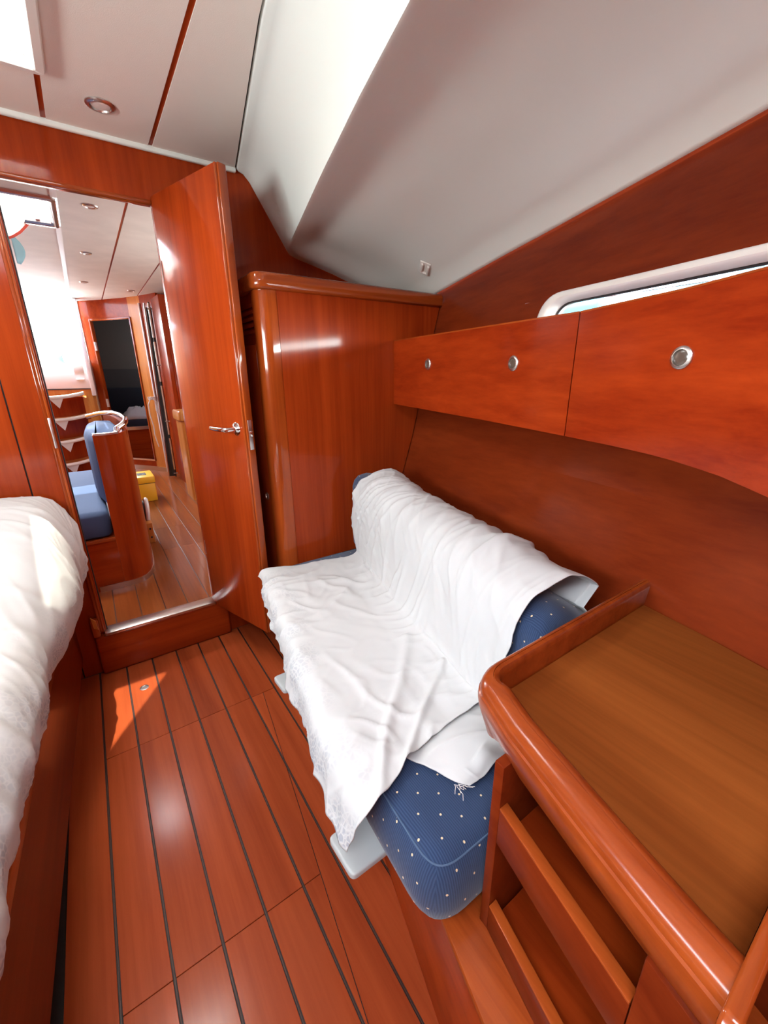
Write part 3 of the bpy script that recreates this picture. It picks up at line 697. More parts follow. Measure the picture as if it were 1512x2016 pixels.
def crease(a, c, seed, fr_, an):      # sharp folds running mainly across a; an = stretch along the fold
    wx = nz(a * 2.3, c * 2.3, seed) * .10; wy = nz(a * 2.1 + 7, c * 2.7, seed) * .10
    m = .5 + .9 * nz(a * 3.1, c * 3.1, seed + 11)
    r_ = max(0, 1 - abs(nz((a + wx) * fr_, (c + wy) * fr_ * an, seed)) * 3.2)
    return max(0, m) * r_ ** 1.6
def sheet_grid(ctrl, nu, nv, disp, hemfun=None):
    P = []
    for i in range(nu):
        u = i / (nu - 1)
        row = [spl([r[c] for r in ctrl], u) for c in range(len(ctrl[0]))]
        P.append([spl(row, j / (nv - 1)) for j in range(nv)])
    # arc-length coordinates
    A = [[0] * nv for _ in range(nu)]; C = [[0] * nv for _ in range(nu)]
    for i in range(nu):
        for j in range(nv):
            if j: C[i][j] = C[i][j - 1] + (P[i][j] - P[i][j - 1]).length
            if i: A[i][j] = A[i - 1][j] + (P[i][j] - P[i - 1][j]).length
    out = []; uv = []
    for i in range(nu):
        for j in range(nv):
            a = P[max(i - 1, 0)][j]; b = P[min(i + 1, nu - 1)][j]; c = P[i][max(j - 1, 0)]; d = P[i][min(j + 1, nv - 1)]
            nrm = (b - a).cross(d - c)
            nrm = nrm.normalized() if nrm.length > 1e-9 else Vector((0, 0, 1))
            q = P[i][j].copy()
            q += disp(i / (nu - 1), j / (nv - 1), A[i][j], C[i][j], nrm, q)
            out.append(q); uv.append((C[i][j], A[i][j]))
    return out, grid_faces(nu, nv), uv
def disp_settee(u, v, a, c, n, p):
    if n.z < -.2 or n.x > .5 and False: n = -n
    if n.dot(Vector((-.6, 0, .8))) < 0: n = -n
    back = min(1, max(0, (c - .36) / .12)); front = min(1, max(0, (.20 - c) / .14))
    h = .005 + back * .021 + .0035 * nz(a * 6, c * 6, 3)
    h += (1 - back) * (.013 * crease(a + .4 * c, c, 1.3, 5.5, .8) + .009 * crease(a - .6 * c, c, 7.7, 10., .9))
    fan = c * 1.6 - (u - .35) * 2.2 * max(0, c - .35)           # folds on the back fan out from its upper edge
    h += back * (.013 * crease(a + .30 * fan, c, 5.1, 8., .16) + .008 * crease(a - .22 * fan, c, 2.2, 17., .14) + .004 * crease(a + .5 * fan, c, 8.8, 34., .12))
    h += .0035 * crease(c + .3 * a, a, 4.9, 16., .5)
    h += front * (.012 * nz(a * 9, c * 2.5, 9) + .008 * max(0, ridge(a * 13 + c * 3, c * 4, 4.4)) ** 2)
    # fold running from the crease to the near front corner
    d = abs((c - .12) - (1 - u) * .0 - (.42 * (1 - u) * 1.6)) if False else abs(c - lerp(.12, .40, max(0, min(1, (1.02 - u) * 2.2))))
    if u > .55: h += .009 * math.exp(-(d / .018) ** 2) * (1 - back)
    d2 = abs(c - lerp(.22, .44, max(0, min(1, (1.0 - u) * 3.5))))
    if u > .7: h += .009 * math.exp(-(d2 / .014) ** 2)
    q = n * h
    hem = max(0, 1 - v / .05)
    q += Vector((-.020 * nz(a * 5.5, 0, 2.2) - .010 * nz(a * 17, 0, 1), 0, -.018 * nz(a * 4, 1, 6))) * hem
    e = max(0, 1 - min(u, 1 - u) / .03)
    q += Vector((0, .010 * nz(c * 9, 2, 3) + .004 * nz(c * 31, 2, 3), 0)) * e
    return q
ws_ = thing('white_sheet', (.65, .95, .49), 'crumpled white cotton sheet with lace border thrown over the blue settee', 'sheet')
v, f, uv = sheet_grid(ctrl, 260, 190, disp_settee)
o = mk('sheet_cloth', v, f, M['sheet'], ws_, uvs=uv, recalc=False)
md = o.modifiers.new('thickness', 'SOLIDIFY'); md.thickness = .002; md.offset = 1
# second layer that peeks out below, with a frayed corner
ctrl2 = [
 [V(.400, .535, .494), V(.45, .57, .495), V(.55, .60, .496), V(.68, .60, .499)],
 [V(.412, .500, .495), V(.46, .53, .497), V(.56, .55, .498), V(.67, .55, .502)],
 [V(.432, .455, .497), V(.49, .47, .512), V(.57, .48, .512), V(.66, .49, .506)],
 [V(.450, .412, .496), V(.50, .412, .513), V(.575, .432, .516), V(.65, .44, .504)],
 [V(.466, .395, .493), V(.51, .392, .500), V(.585, .402, .500), V(.65, .412, .496)],
]
def disp2(u, v_, a, c, n, p):
    if n.z < 0: n = -n
    h = .002 + .004 * nz(a * 14, c * 14, 1) * (u > .1) + .005 * max(0, ridge(a * 12 - c * 9, c * 5, 2)) ** 2
    return Vector((0, 0, max(h, .0005) + (.009 * math.sin(c * 40 + a * 9) ** 2 if u > .7 and v_ > .2 else 0)))
v, f, uv = sheet_grid(ctrl2, 60, 60, disp2)
uv = [(x + 1, y) for x, y in uv]
o = mk('under_layer', v, f, M['sheet'], ws_, uvs=uv, recalc=False); md = o.modifiers.new('thickness', 'SOLIDIFY'); md.thickness = .003; md.offset = 1
fb = MB()
for k in range(9):
    x0, y0 = .449 + random.uniform(-.006, .010), .413 + random.uniform(-.006, .004); a = random.uniform(-2.3, -.6); l = random.uniform(.012, .030)
    pts = [(x0 + math.cos(a + q * random.uniform(-.5, .5)) * l * q, y0 + math.sin(a) * l * q, .499 - .003 * q + .003 * math.sin(q * 3)) for q in (0, .35, .7, 1)]
    fb.tube(pts, .0006, 4)
tag(fb.mk('loose_threads', M['cord'], ws_), kind='stuff')

# ------------------------------------------------------------------ shelf unit with tray top
su = thing('shelf_unit', (.65, .18, .33), 'open varnished shelf unit with raised tray top at the near end of the settee', 'shelf')
cf = lambda y: .402 + .235 * (y - .279)              # front line of the carcass
def strip(name, ya, yb, off0, off1, z0, z1, mat, bev=.002):
    return MB().zprism([(cf(ya) + off0, ya), (cf(yb) + off0, yb), (cf(yb) + off1, yb), (cf(ya) + off1, ya)], z0, z1).mk(name, mat, su, bevel=bev)
ST, NT = .279, .062
MB().zprism([(cf(.296) - .004, .296), (cf(ST) - .0, ST - .0), (hull_x(ST, .33) - .012, ST), (hull_x(.296, .33) - .012, .296)], .33, .70).mk('side_panel', M['hull'], su, bevel=.0015)  # darker wood on the post and near stile stands in for shade
for z0, z1 in ((.545, .620), (.3305, .392)):
    ra = strip('rail', ST, NT, 0, .017, z0, z1 - .004, M['hull'], .001)  # shade on the rail faces put into a darker wood
    MB().zprism([(cf(ST) - .0005, ST), (cf(NT) - .0005, NT), (cf(NT) + .0175, NT), (cf(ST) + .0175, ST)], z1 - .004, z1).mk('rail_edging', M['edge'], ra, bevel=.0015)
strip('near_stile', NT - .001, .006, 0, .018, .3305, .70, M['hull'])
MB().zprism([(cf(ST) + .018, ST - .001), (cf(NT) + .018, NT), (hull_x(NT, .55) - .012, NT), (hull_x(ST, .55) - .012, ST - .001)], .533, .545).mk('shelf_board', M['mah_y'], su)
MB().zprism([(cf(ST) + .018, ST - .001), (cf(NT) + .018, NT), (hull_x(NT, .33) - .012, NT), (hull_x(ST, .33) - .012, ST - .001)], .331, .340).mk('shelf_board', M['mah_y'], su)
MB().yprism([(.335, .331), (.86, .331), (.86, .806), (.302, .806), (.293, .797), (.316, .69), (.335, .69)], -.009, .004).mk('near_panel', M['edge_x'], su, bevel=.003)
# tray floor
MB().zprism([(.350, .005), (.385, .20), (.40, .25), (.45, .345), (hull_x(.345, .75) - .006, .345), (hull_x(.21, .75) - .006, .21), (hull_x(.116, .75) - .006, .116), (hull_x(0, .75) - .006, .005)], .728, .75).mk('tray_floor', M['tray'], su)
# moulded fiddle rail swept around the tray
path = [(.985, .374), (.80, .374), (.60, .374), (.475, .374)]
c1 = Vector((.472, .326)); 
for k in range(1, 10):
    t = math.pi / 2 + k * math.radians(84) / 9.0; path.append((c1.x + .060 * math.cos(t) * 1.05, c1.y + .048 * math.sin(t)))
path += [(.385, .27), (.366, .20), (.346, .128), (.327, .055), (.3155, .0045)]
sec = [(.030, .690), (.003, .752), (.0, .768), (.001, .777), (.0035, .779), (.0032, .782), (.0050, .788), (.0085, .7935), (.0135, .7975), (.0195, .8000), (.0265, .8008), (.0270, .7996), (.0290, .8004), (.0375, .7985), (.0425, .7940), (.0445, .786), (.0450, .75), (.048, .735), (.052, .690)]
def sweep(path, secf):
    v = []; n = None; m = len(path)
    for i, p in enumerate(path):
        a = Vector(path[max(i - 1, 0)]); b = Vector(path[min(i + 1, m - 1)]); d = (b - a).normalized(); r = Vector((-d.y, d.x))   # left of travel = inward
        s_ = secf(i / (m - 1), i); n = len(s_)
        for o_, z in s_: v.append((p[0] + r.x * o_, p[1] + r.y * o_, z))
    f = [(i * n + k, i * n + (k + 1) % n, (i + 1) * n + (k + 1) % n, (i + 1) * n + k) for i in range(m - 1) for k in range(n)] + [list(range(n)), list(range((m - 1) * n, m * n))[::-1]]
    return v, f
def secf(t, i):
    k = 1 if i > 12 else (0.60 if i <= 3 else lerp(.60, 1, (i - 3) / 9)); lean = 1 if i > 12 else (.15 if i <= 3 else lerp(.15, 1, (i - 3) / 9))
    out = []
    for o_, z in sec:
        if (o_, z) == sec[0]: out.append((.030 * lean + .002, z))
        else: out.append((o_ * k, z))
    return out
v, f = sweep(path, secf)
mk('fiddle_rail', v, f, M['fiddle'] if 'fiddle' in M else M['edge'], su, ang=35)

# ------------------------------------------------------------------ port berth on the left
pb = thing('port_berth', (-.6, .8, 0), 'varnished wooden berth base with toe recess along the left of the floor', 'berth')
px = lambda y: -.222 - .0425 * (1.95 - y)
MB().zprism([(px(1.972), 1.972), (px(-.9), -.9), (px(-.9) - .02, -.9), (px(1.972) - .02, 1.972)], .10, .385).mk('front_board', M['hull'], pb)  # shadow on the berth front put into the darker wood
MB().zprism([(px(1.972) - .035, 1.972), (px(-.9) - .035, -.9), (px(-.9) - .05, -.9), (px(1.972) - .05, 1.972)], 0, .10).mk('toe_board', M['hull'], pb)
MB().zprism([(px(1.972) + .006, 1.972), (px(-.9) + .006, -.9), (px(-.9) - .04, -.9), (px(1.972) - .04, 1.972)], .385, .425).mk('top_rail', M['edge'], pb, bevel=.006, seg=3)
MB().zprism([(px(1.972) - .04, 1.972), (px(-.9) - .04, -.9), (-1.17, -.9), (-1.17, 1.972)], .38, .40).mk('berth_board', M['mah_y'], pb)
mt = slab(round_poly([(px(1.9) - .048, 1.965), (px(-.9) - .048, -.88), (-1.16, -.88), (-1.16, 1.965)], [.05] * 4, 6), [(.02, .402), (0, .42), (0, .54), (.02, .57), (.045, .58)]).mk('mattress', M['navy'], ang=80)
tag(mt, 'thick mattress under the white bed sheet on the left berth', 'mattress')
pw = slab(round_poly([(-.235, 1.955), (-.235, 1.60), (-.95, 1.60), (-.95, 1.955)], [.08] * 4, 6), [(.10, .583), (.03, .61), (0, .68), (.02, .74), (.05, .775), (.075, .782)]).mk('pillow', M['sheet'], ang=80)
tag(pw, 'plump pillow under the bed sheet beside the doorway on the left', 'pillow')
def brow(y, hem, pts): return [V(hem[0], y, hem[1])] + [V(a, y, b) for a, b in pts]
bctrl = [
 brow(1.955, (-.150, .560), [(-.140, .65), (-.150, .725), (-.195, .810), (-.30, .832), (-.50, .83), (-.80, .83)]),
 brow(1.90, (-.128, .555), [(-.130, .64), (-.148, .72), (-.205, .810), (-.32, .835), (-.50, .83), (-.80, .83)]),
 brow(1.72, (-.172, .475), [(-.148, .58), (-.160, .69), (-.215, .790), (-.32, .82), (-.50, .82), (-.80, .82)]),
 brow(1.50, (-.205, .435), [(-.165, .52), (-.168, .62), (-.225, .715), (-.32, .75), (-.50, .76), (-.80, .76)]),
 brow(1.28, (-.236, .450), [(-.226, .50), (-.214, .57), (-.250, .635), (-.345, .66), (-.52, .66), (-.82, .66)]),
 brow(1.10, (-.243, .452), [(-.236, .50), (-.230, .56), (-.268, .615), (-.36, .63), (-.53, .63), (-.82, .63)]),
 brow(.80, (-.262, .455), [(-.246, .50), (-.243, .555), (-.292, .61), (-.38, .62), (-.54, .62), (-.82, .62)]),
 brow(.50, (-.276, .457), [(-.260, .50), (-.258, .555), (-.308, .61), (-.39, .62), (-.55, .62), (-.82, .62)]),
 brow(.10, (-.302, .457), [(-.290, .50), (-.288, .555), (-.326, .61), (-.41, .62), (-.56, .62), (-.82, .62)]),
 brow(-.50, (-.328, .457), [(-.316, .50), (-.314, .555), (-.352, .61), (-.44, .62), (-.58, .62), (-.82, .62)]),
]
def disp_bed(u, v_, a, c, n, p):
    if n.dot(Vector((.5, 0, .8))) < 0: n = -n
    side_ = min(1, max(0, (.30 - c) / .18))
    h = .004 + .005 * nz(a * 5, c * 5, 4) + crease(a, c, 1.9, 5.0, .30) * .014 + crease(a, c * 1.2, 6.1, 11., .22) * .009 + crease(a + c, c, 9.3, 21., .15) * .004
    h += side_ * (.012 * nz(a * 7, c * 2, 8) + .006 * nz(a * 17, c * 5, 5))
    q = n * max(h, -.004)
    hem = max(0, 1 - c / .08)
    q += Vector((.010 * nz(a * 6, 0, 2) + .005 * nz(a * 19, 0, 4), 0, .022 * nz(a * 4.2, 0, 7) + .01 * nz(a * 13, 3, 7) + .006)) * hem
    return q
v, f, uv = sheet_grid(bctrl, 300, 120, disp_bed)
bs = mk('bed_sheet', v, f, M['bedsheet'], None, uvs=uv, recalc=False); md = bs.modifiers.new('thickness', 'SOLIDIFY'); md.thickness = .002; md.offset = 1
tag(bs, 'crumpled white bed sheet hanging over the edge of the left berth', 'sheet')
kn = MB().lathe((-.258, BY, 1.33), (0, -1, 0), [(.010, 0), (.010, .004), (.006, .010), (.012, .018), (.009, .024), (.003, .026)], 16).mk('coat_knob', M['black'])
tag(kn, 'small dark coat knob on the bulkhead at the left edge above the bed', 'knob')

# ------------------------------------------------------------------ SALOON beyond the doorway
SF, SCZ = .18, 2.05
fl2 = struct(box('floor', (-1.7, BY + T, SF - .04), (1.4, 6.6, SF - .003), M['inlay']))
sx = [-.40, -.279, -.1782, -.0777, .0255, .1268, .2259, .3248, .4253, .5258, .6263, .73, .83]
for i, (a, b) in enumerate(zip(sx, sx[1:])):
    cuts = [BY + T + .007, 6.55] if i not in (6, 7, 8) else [BY + T + .007, 2.86, 3.32, 6.55]
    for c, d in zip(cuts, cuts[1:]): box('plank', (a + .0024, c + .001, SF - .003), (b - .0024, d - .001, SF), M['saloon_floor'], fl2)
c2 = struct(bpy.data.objects.new('ceiling', None)); COL.objects.link(c2); c2.location = (0, 4, SCZ)
HB = (-.40, .052, 2.76, 3.225)
MB().box((-1.7, BY + T, SCZ), (.034, HB[2] + .03, SCZ + .03)).box((-1.7, HB[3] - .03, SCZ), (.034, 5.39, SCZ + .03)).box((-1.7, HB[2] + .03, SCZ), (HB[0] + .03, HB[3] - .03, SCZ + .03)).mk('headliner_panel', M['sal_panel'], c2)
MB().box((.060, BY + T, SCZ), (.330, 6.6, SCZ + .03)).mk('headliner_panel', M['sal_panel'], c2)
MB().box((.342, BY + T, SCZ), (.627, 6.6, SCZ + .03)).mk('headliner_panel', M['sal_panel'], c2)
MB().box((.639, BY + T, SCZ), (1.4, 6.6, SCZ + .03)).mk('headliner_panel', M['sal_panel'], c2)
box('wood_strip', (.330, BY + T, SCZ + .004), (.342, 6.2, SCZ + .03), M['mah_y'], c2)
box('wood_strip', (.627, BY + T, SCZ + .004), (.639, 6.2, SCZ + .03), M['mah_y'], c2)
box('white_strip', (.034, HB[3], SCZ - .004), (.060, 5.39, SCZ + .03), M['plastic'], c2)
box('white_strip', (.034, BY + T, SCZ - .004), (.060, HB[2], SCZ + .03), M['plastic'], c2)
h3 = struct(bpy.data.objects.new('window_3', None)); COL.objects.link(h3); h3.location = (-.17, 3.0, SCZ)
ring_frame('hatch_frame', HB[0], HB[2], HB[1], HB[3], [(0, SCZ + .004), (0, SCZ - .014), (.004, SCZ - .018), (.020, SCZ - .018), (.024, SCZ - .010), (.034, SCZ - .006), (.038, SCZ + .03), (.040, SCZ + .12)], M['steel'], h3)
box('hatch_lid', (HB[0] + .05, HB[2] + .02, SCZ + .13), (HB[1] - .02, HB[2] + .04, SCZ + .42), M['pane'], h3)
MB().box((HB[1] - .10, HB[3] - .050, SCZ - .004), (HB[1] - .08, HB[3] - .038, SCZ + .03)).mk('hatch_catch', M['chrome'], h3, bevel=.002)
cv = []; n = 14
for i in range(n):
    for j in range(8):
        u = i / (n - 1); q = j / 7
        x = lerp(-.42, .0, u); y = lerp(3.02, 3.20, q) + .03 * u
        cv.append((x, y, SCZ + .10 - .20 * math.sin(math.pi * min(1, max(0, (1 - u) * .9))) * (.5 + .5 * q) + .01 * nz(x * 12, y * 12)))
hc = thing('hatch_cloth', (-.2, 3.1, SCZ), 'white cloth with red border sagging through the open saloon hatch', 'cloth')
mk('cloth_panel', cv, grid_faces(n, 8), M['sailcloth'], hc)
rb = [(cv[i * 8 + 7][0], cv[i * 8 + 7][1], cv[i * 8 + 7][2]) for i in range(n)]
rv = []
for x, y, z in rb: rv += [(x, y - .002, z + .006), (x + .004, y + .03, z - .004), (x + .004, y + .05, z + .016)]
mk('red_border', rv, grid_faces(n, 3), M['red_cloth'], hc)
tc_ = []
for i in range(8):
    for j in range(6): 
        u = i / 7; q = j / 5; tc_.append((-.188 + .05 * q * math.sin(math.pi * u * .9) , 3.50 + .02 * q, SCZ - .002 - .16 * u))
tl = mk('blue_pennant', tc_, grid_faces(8, 6), plain('pale_blue_cloth', (.30, .55, .62), .8)); md = tl.modifiers.new('thickness', 'SOLIDIFY'); md.thickness = .002
tag(tl, 'pale blue cloth hanging from the saloon ceiling at the left door jamb', 'cloth')
for x, y, l in ((.19, 2.80, 'saloon ceiling lamp nearest the doorway, beside the open hatch'), (.18, 3.79, 'second saloon ceiling lamp in the row behind the hatch'), (.17, 4.89, 'third and farthest saloon lamp of the row beside the white strip'), (.552, 5.12, 'saloon ceiling lamp on the right, near the aft cabin doorway')):
    spot(x, y, SCZ, l, group='round ceiling lamps')
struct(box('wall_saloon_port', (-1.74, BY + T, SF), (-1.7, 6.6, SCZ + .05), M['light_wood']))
struct(box('wall_saloon_starboard', (1.4, BY + T, SF), (1.44, 6.6, SCZ + .05), M['mah_z']))

# companionway: white gelcoat panel, opening to the cockpit, wooden ladder board
cw = struct(bpy.data.objects.new('wall_companionway', None)); COL.objects.link(cw); cw.location = (-.2, 5.9, SF)
box('white_panel', (-1.0, 5.90, 1.130), (.105, 5.94, 1.39), M['white_gel'], cw, bevel=.006)
box('white_post', (.058, 5.88, 1.05), (.100, 6.02, 2.12), M['white_gel'], cw, bevel=.008)
box('panel_fitting', (-.06, 5.885, 1.30), (.030, 5.90, 1.40), M['plastic'], cw, bevel=.006)
box('panel_grip', (-.055, 5.880, 1.215), (.020, 5.90, 1.24), M['plastic'], cw, bevel=.005)
box('black_joint', (-1.0, 5.895, 1.120), (.085, 5.93, 1.130), M['black'], cw)
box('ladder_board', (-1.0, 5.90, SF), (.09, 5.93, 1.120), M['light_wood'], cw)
ld = thing('companionway_steps', (-.3, 5.5, SF), 'wooden companionway steps with curved white treads and pointed brackets', 'steps')
for k, (z, yk) in enumerate(((1.075, 5.20), (.862, 5.20), (.645, 5.20), (.418, 5.20))):
    A = []; B = []
    v = []; nn_ = 14
    for i in range(nn_ + 1):
        u = i / nn_; x = lerp(-.56, -.015 if k < 2 else -.06, u); zz = z + .035 * (2 * u - 1) ** 2; yf = yk + .03 * (2 * u - 1) ** 2
        A.append((x, yf, zz))
    tv_ = []
    for x, y, zz in A: tv_ += [(x, y + .02, zz), (x, y + .24, zz), (x, y + .24, zz - .025), (x, y + .02, zz - .025)]
    ff_ = [(i * 4 + q, i * 4 + (q + 1) % 4, (i + 1) * 4 + (q + 1) % 4, (i + 1) * 4 + q) for i in range(nn_) for q in range(4)] + [(3, 2, 1, 0), tuple(nn_ * 4 + q for q in range(4))]
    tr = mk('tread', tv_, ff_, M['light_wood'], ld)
    MB().tube([(x, y + .012, zz - .010) for x, y, zz in A], .017, 8).mk('nosing', M['plastic'], tr)
    MB().prism([(-.30, yk + .02, z - .02), (-.19, yk + .02, z - .02), (-.235, yk + .05, z - .115)], [(-.30, yk + .05, z - .02), (-.19, yk + .05, z - .02), (-.235, yk + .06, z - .115)]).mk('bracket', M['plastic'], tr)
    box('side_board', (-.03, yk + .06, z - .19), (.0, 5.885, z - .02), M['light_wood'], tr) if k < 2 else None
box('riser_board', (-.60, 5.46, SF), (-.02, 5.48, 1.06), M['mah_z'], ld)
# cockpit seen through the opening
struct(box('trim_1', (-1.6, 6.02, 1.10), (.10, 8.6, 1.40), M['white_gel']))
wn = thing('cockpit_winch', (-.24, 7.0, 1.40), 'winch under a teal cover seen through the bright companionway opening', 'winch')
MB().lathe((-.24, 7.0, 1.40), (0, 0, 1), [(.13, 0), (.13, .02), (.10, .03), (.085, .06), (.085, .11), (.11, .14), (.10, .15), (.03, .155)], 20).mk('cover', M['teal'], wn)
MB().lathe((-.24, 7.0, 1.40), (0, 0, 1), [(.16, 0), (.16, .012), (.13, .014)], 20).mk('base', M['chrome'], wn)
rp_ = [(.035 + .010 * math.sin(k * 1.1), 6.06 + .01 * math.cos(k * 1.7), 1.95 - .024 * k) for k in range(23)]
rp_ += [(.03 + .05 * math.cos(k * .6), 6.05 + .03 * math.sin(k * .6), 1.412 + .006 * (k // 5)) for k in range(22)]
tag(MB().tube(rp_, .008, 6).mk('hanging_rope', M['cord']), 'pale rope hanging beside the companionway opening with a coil below', 'rope')

# curved wooden doorway to the aft cabin
PA = Vector((.05, 6.15)); PB = Vector((.62, 5.40)); pd = (PB - PA).normalized(); pn = Vector((pd.y, -pd.x))
if pn.y > 0: pn = -pn
def pq(s, t, z):         # s along the wall, t towards the viewer; slight bow so that the wall is concave
    bow = .05 * (1 - ((s - .5) / .5) ** 2); p = PA + pd * s + pn * (t - bow); return (p.x, p.y, z)
def pbox(s0, s1, t0, t1, z0, z1, name, mat, parent, n=6, **k):
    b = MB(); v = []
    for i in range(n + 1):
        s = lerp(s0, s1, i / n); v += [pq(s, t0, z0), pq(s, t1, z0), pq(s, t1, z1), pq(s, t0, z1)]
    f = [(i * 4 + q, i * 4 + (q + 1) % 4, (i + 1) * 4 + (q + 1) % 4, (i + 1) * 4 + q) for i in range(n) for q in range(4)] + [(0, 1, 2, 3), tuple(n * 4 + q for q in (3, 2, 1, 0))]
    return b.add(v, f).mk(name, mat, parent, **k)
aw = struct(bpy.data.objects.new('wall_saloon_aft', None)); COL.objects.link(aw); aw.location = (.35, 5.8, SF)
pbox(.085, .195, -.03, 0, SF, 2.05, 'stile', M['mah_z'], aw); pbox(.765, .96, -.03, 0, SF, 2.05, 'stile', M['light_wood'], aw)  # second stile made paler to imitate the light falling on it
pbox(.195, .765, -.03, 0, 1.85, 2.05, 'header_panel', M['mah_x'], aw); pbox(.195, .765, -.03, 0, SF, .30, 'sill_panel', M['mah_x'], aw)
pbox(.96, 1.25, -.03, 0, SF, 2.05, 'stile', M['mah_z'], aw, n=2)
pbox(.195, .765, -.005, .012, .296, .314, 'sill_strip', M['alu'], aw)
pbox(.085, 1.0, 0, .012, SF, SF + .05, 'skirting', M['alu'], aw)
pbox(.185, .205, -.02, .012, .30, 1.86, 'jamb_trim', M['edge_z'], aw, n=1, bevel=.003); pbox(.755, .775, -.02, .012, .30, 1.86, 'jamb_trim', M['edge_z'], aw, n=1, bevel=.003)
pbox(.185, .775, -.02, .010, 1.842, 1.862, 'header_trim', M['edge_x'], aw, bevel=.003)
pbox(.060, .092, -.01, .018, SF, 2.05, 'edge_pillar', M['steel'], aw, n=1, bevel=.004); pbox(.945, .965, -.01, .016, SF, 1.98, 'edge_bead', M['plastic'], aw, n=1, bevel=.004)
for z in (1.58, .96): pbox(.198, .214, .0, .016, z - .045, z + .045, 'hinge_plate', M['plastic'], aw, n=1)
# aft cabin interior
ac = struct(bpy.data.objects.new('wall_aft_cabin', None)); COL.objects.link(ac); ac.location = (.5, 7.3, SF)
box('lining', (.12, 7.6, SF), (1.6, 7.65, 2.05), M['dark_vinyl'], ac); box('lining', (1.55, 5.9, SF), (1.6, 7.6, 2.05), M['dark_vinyl'], ac); box('lining', (.12, 6.25, SF), (.15, 7.6, 2.05), M['dark_vinyl'], ac)
box('lining', (.12, 6.3, 2.05), (1.6, 7.65, 2.08), M['dark_vinyl'], ac)
box('shelf_band', (.15, 7.50, .70), (1.55, 7.6, 1.36), plain('dark_slate', (.05, .05, .055), .6), ac)
lamp('aft_cabin_fill_light', 'AREA', (1.45, 6.9, 1.75), (.3, 7.4, 1.3), 3, (.3, .2))  # added fill lamp, no port is built; brightens the cabin lining
ab = thing('aft_berth', (.8, 6.9, SF), 'dark berth in the aft cabin beyond the far doorway', 'berth')
box('berth_front', (.16, 6.30, SF), (1.5, 6.33, .60), M['mah_x'], ab); box('berth_top', (.16, 6.33, .57), (1.5, 7.58, .60), M['mah_x'], ab)
box('front_rail', (.16, 6.28, .60), (1.5, 6.32, .64), M['alu'], ab)
box('back_cushion', (.16, 7.36, .72), (1.5, 7.48, 1.10), M['navy'], ab, bevel=.02)
box('mattress', (.16, 6.34, .60), (1.5, 7.36, .72), M['navy'], ab, bevel=.02)
bv = []
for i in range(24):
    for j in range(18):
        u = i / 23; q = j / 17; x = lerp(.34, .95, u); y = lerp(6.36, 6.85, q); e = min(1, 6 * min(u, 1 - u, q, 1 - q))
        bv.append((x, y, .724 + e * (.10 + .06 * nz(x * 7, y * 7) + .05 * max(0, ridge(x * 9, y * 5, 3)) ** 2)))
bd = mk('bedding', bv, grid_faces(24, 18), M['sheet']); md = bd.modifiers.new('thickness', 'SOLIDIFY'); md.thickness = .004
tag(bd, 'crumpled pale bedding lying on the dark aft berth', 'bedding')

# saloon settee whose curved wooden end stands by the doorway
ss = thing('saloon_settee', (-.3, 3.0, SF), 'blue saloon settee with tall curved mahogany end panel and chrome handrail', 'settee')
endp = [(-.012, 2.430), (.03, 2.431), (.065, 2.440), (.095, 2.465), (.120, 2.510), (.138, 2.58), (.150, 2.68), (.158, 2.80), (.164, 2.95), (.166, 3.15), (.160, 3.40), (.14, 3.65), (.10, 3.85)]
def wallstrip(name, pts, th, z0, z1, mat, parent, **k):
    v = []; m = len(pts)
    for i, p in enumerate(pts):
        a = Vector(pts[max(i - 1, 0)]); b = Vector(pts[min(i + 1, m - 1)]); d = (b - a).normalized(); r = Vector((-d.y, d.x))
        q = Vector(p) + r * th; v += [(p[0], p[1], z0), (p[0], p[1], z1), (q.x, q.y, z1), (q.x, q.y, z0)]
    f = [(i * 4 + q, i * 4 + (q + 1) % 4, (i + 1) * 4 + (q + 1) % 4, (i + 1) * 4 + q) for i in range(m - 1) for q in range(4)] + [(0, 1, 2, 3), tuple((m - 1) * 4 + q for q in (3, 2, 1, 0))]
    return mk(name, v, f, mat, parent, **k)
wallstrip('end_panel', endp, .024, SF, .985, M['mah_z'], ss, ang=50)
wallstrip('top_trim', [(x + .002, y - .002) for x, y in endp[:4]] , .028, .983, .992, M['alu'], ss)
wallstrip('skirting', [(x + .003, y - .003) if y < 2.5 else (x + .004, y) for x, y in [(-.13, 2.43)] + endp], .006, SF, SF + .030, M['alu'], ss)
box('seat_base', (-.95, 2.445, SF), (-.005, 3.8, .455), M['mah_x'], ss)
box('base_edge', (-.95, 2.435, .445), (-.012, 2.46, .462), M['edge_x'], ss, bevel=.003)
sb = slab(round_poly([(-.95, 2.462), (-.016, 2.462), (-.03, 3.75), (-.95, 3.75)], [.05] * 4, 4), [(.01, .464), (0, .475), (0, .575), (.012, .592), (.04, .598)]).mk('seat_cushion', M['blue_plain'], ss, ang=80); boxuv(sb)
bk = []
def bpl(x0, y0): return (x0, y0)
bpoly = [(-.015, 2.58), (.05, 2.62), (.10, 2.72), (.125, 2.90), (.13, 3.15), (.12, 3.45), (.0, 3.50), (-.045, 3.30), (-.055, 3.00), (-.04, 2.74)]
sb = slab(round_poly(bpoly, [.03] * 10, 4), [(.01, .600), (0, .615), (0, .93), (.010, .955), (.02, .966), (.028, .970)]).mk('back_cushion', M['blue_plain'], ss, ang=80); boxuv(sb)
hr = MB().tube([(-.02, 3.62, .99), (.06, 3.50, 1.015), (.12, 3.28, 1.03), (.152, 3.0, 1.03), (.158, 2.80, 1.025), (.146, 2.66, 1.02), (.122, 2.575, 1.01), (.098, 2.535, 1.0), (.092, 2.53, .975)], .0145, 12).mk('handrail', M['chrome'], ss)
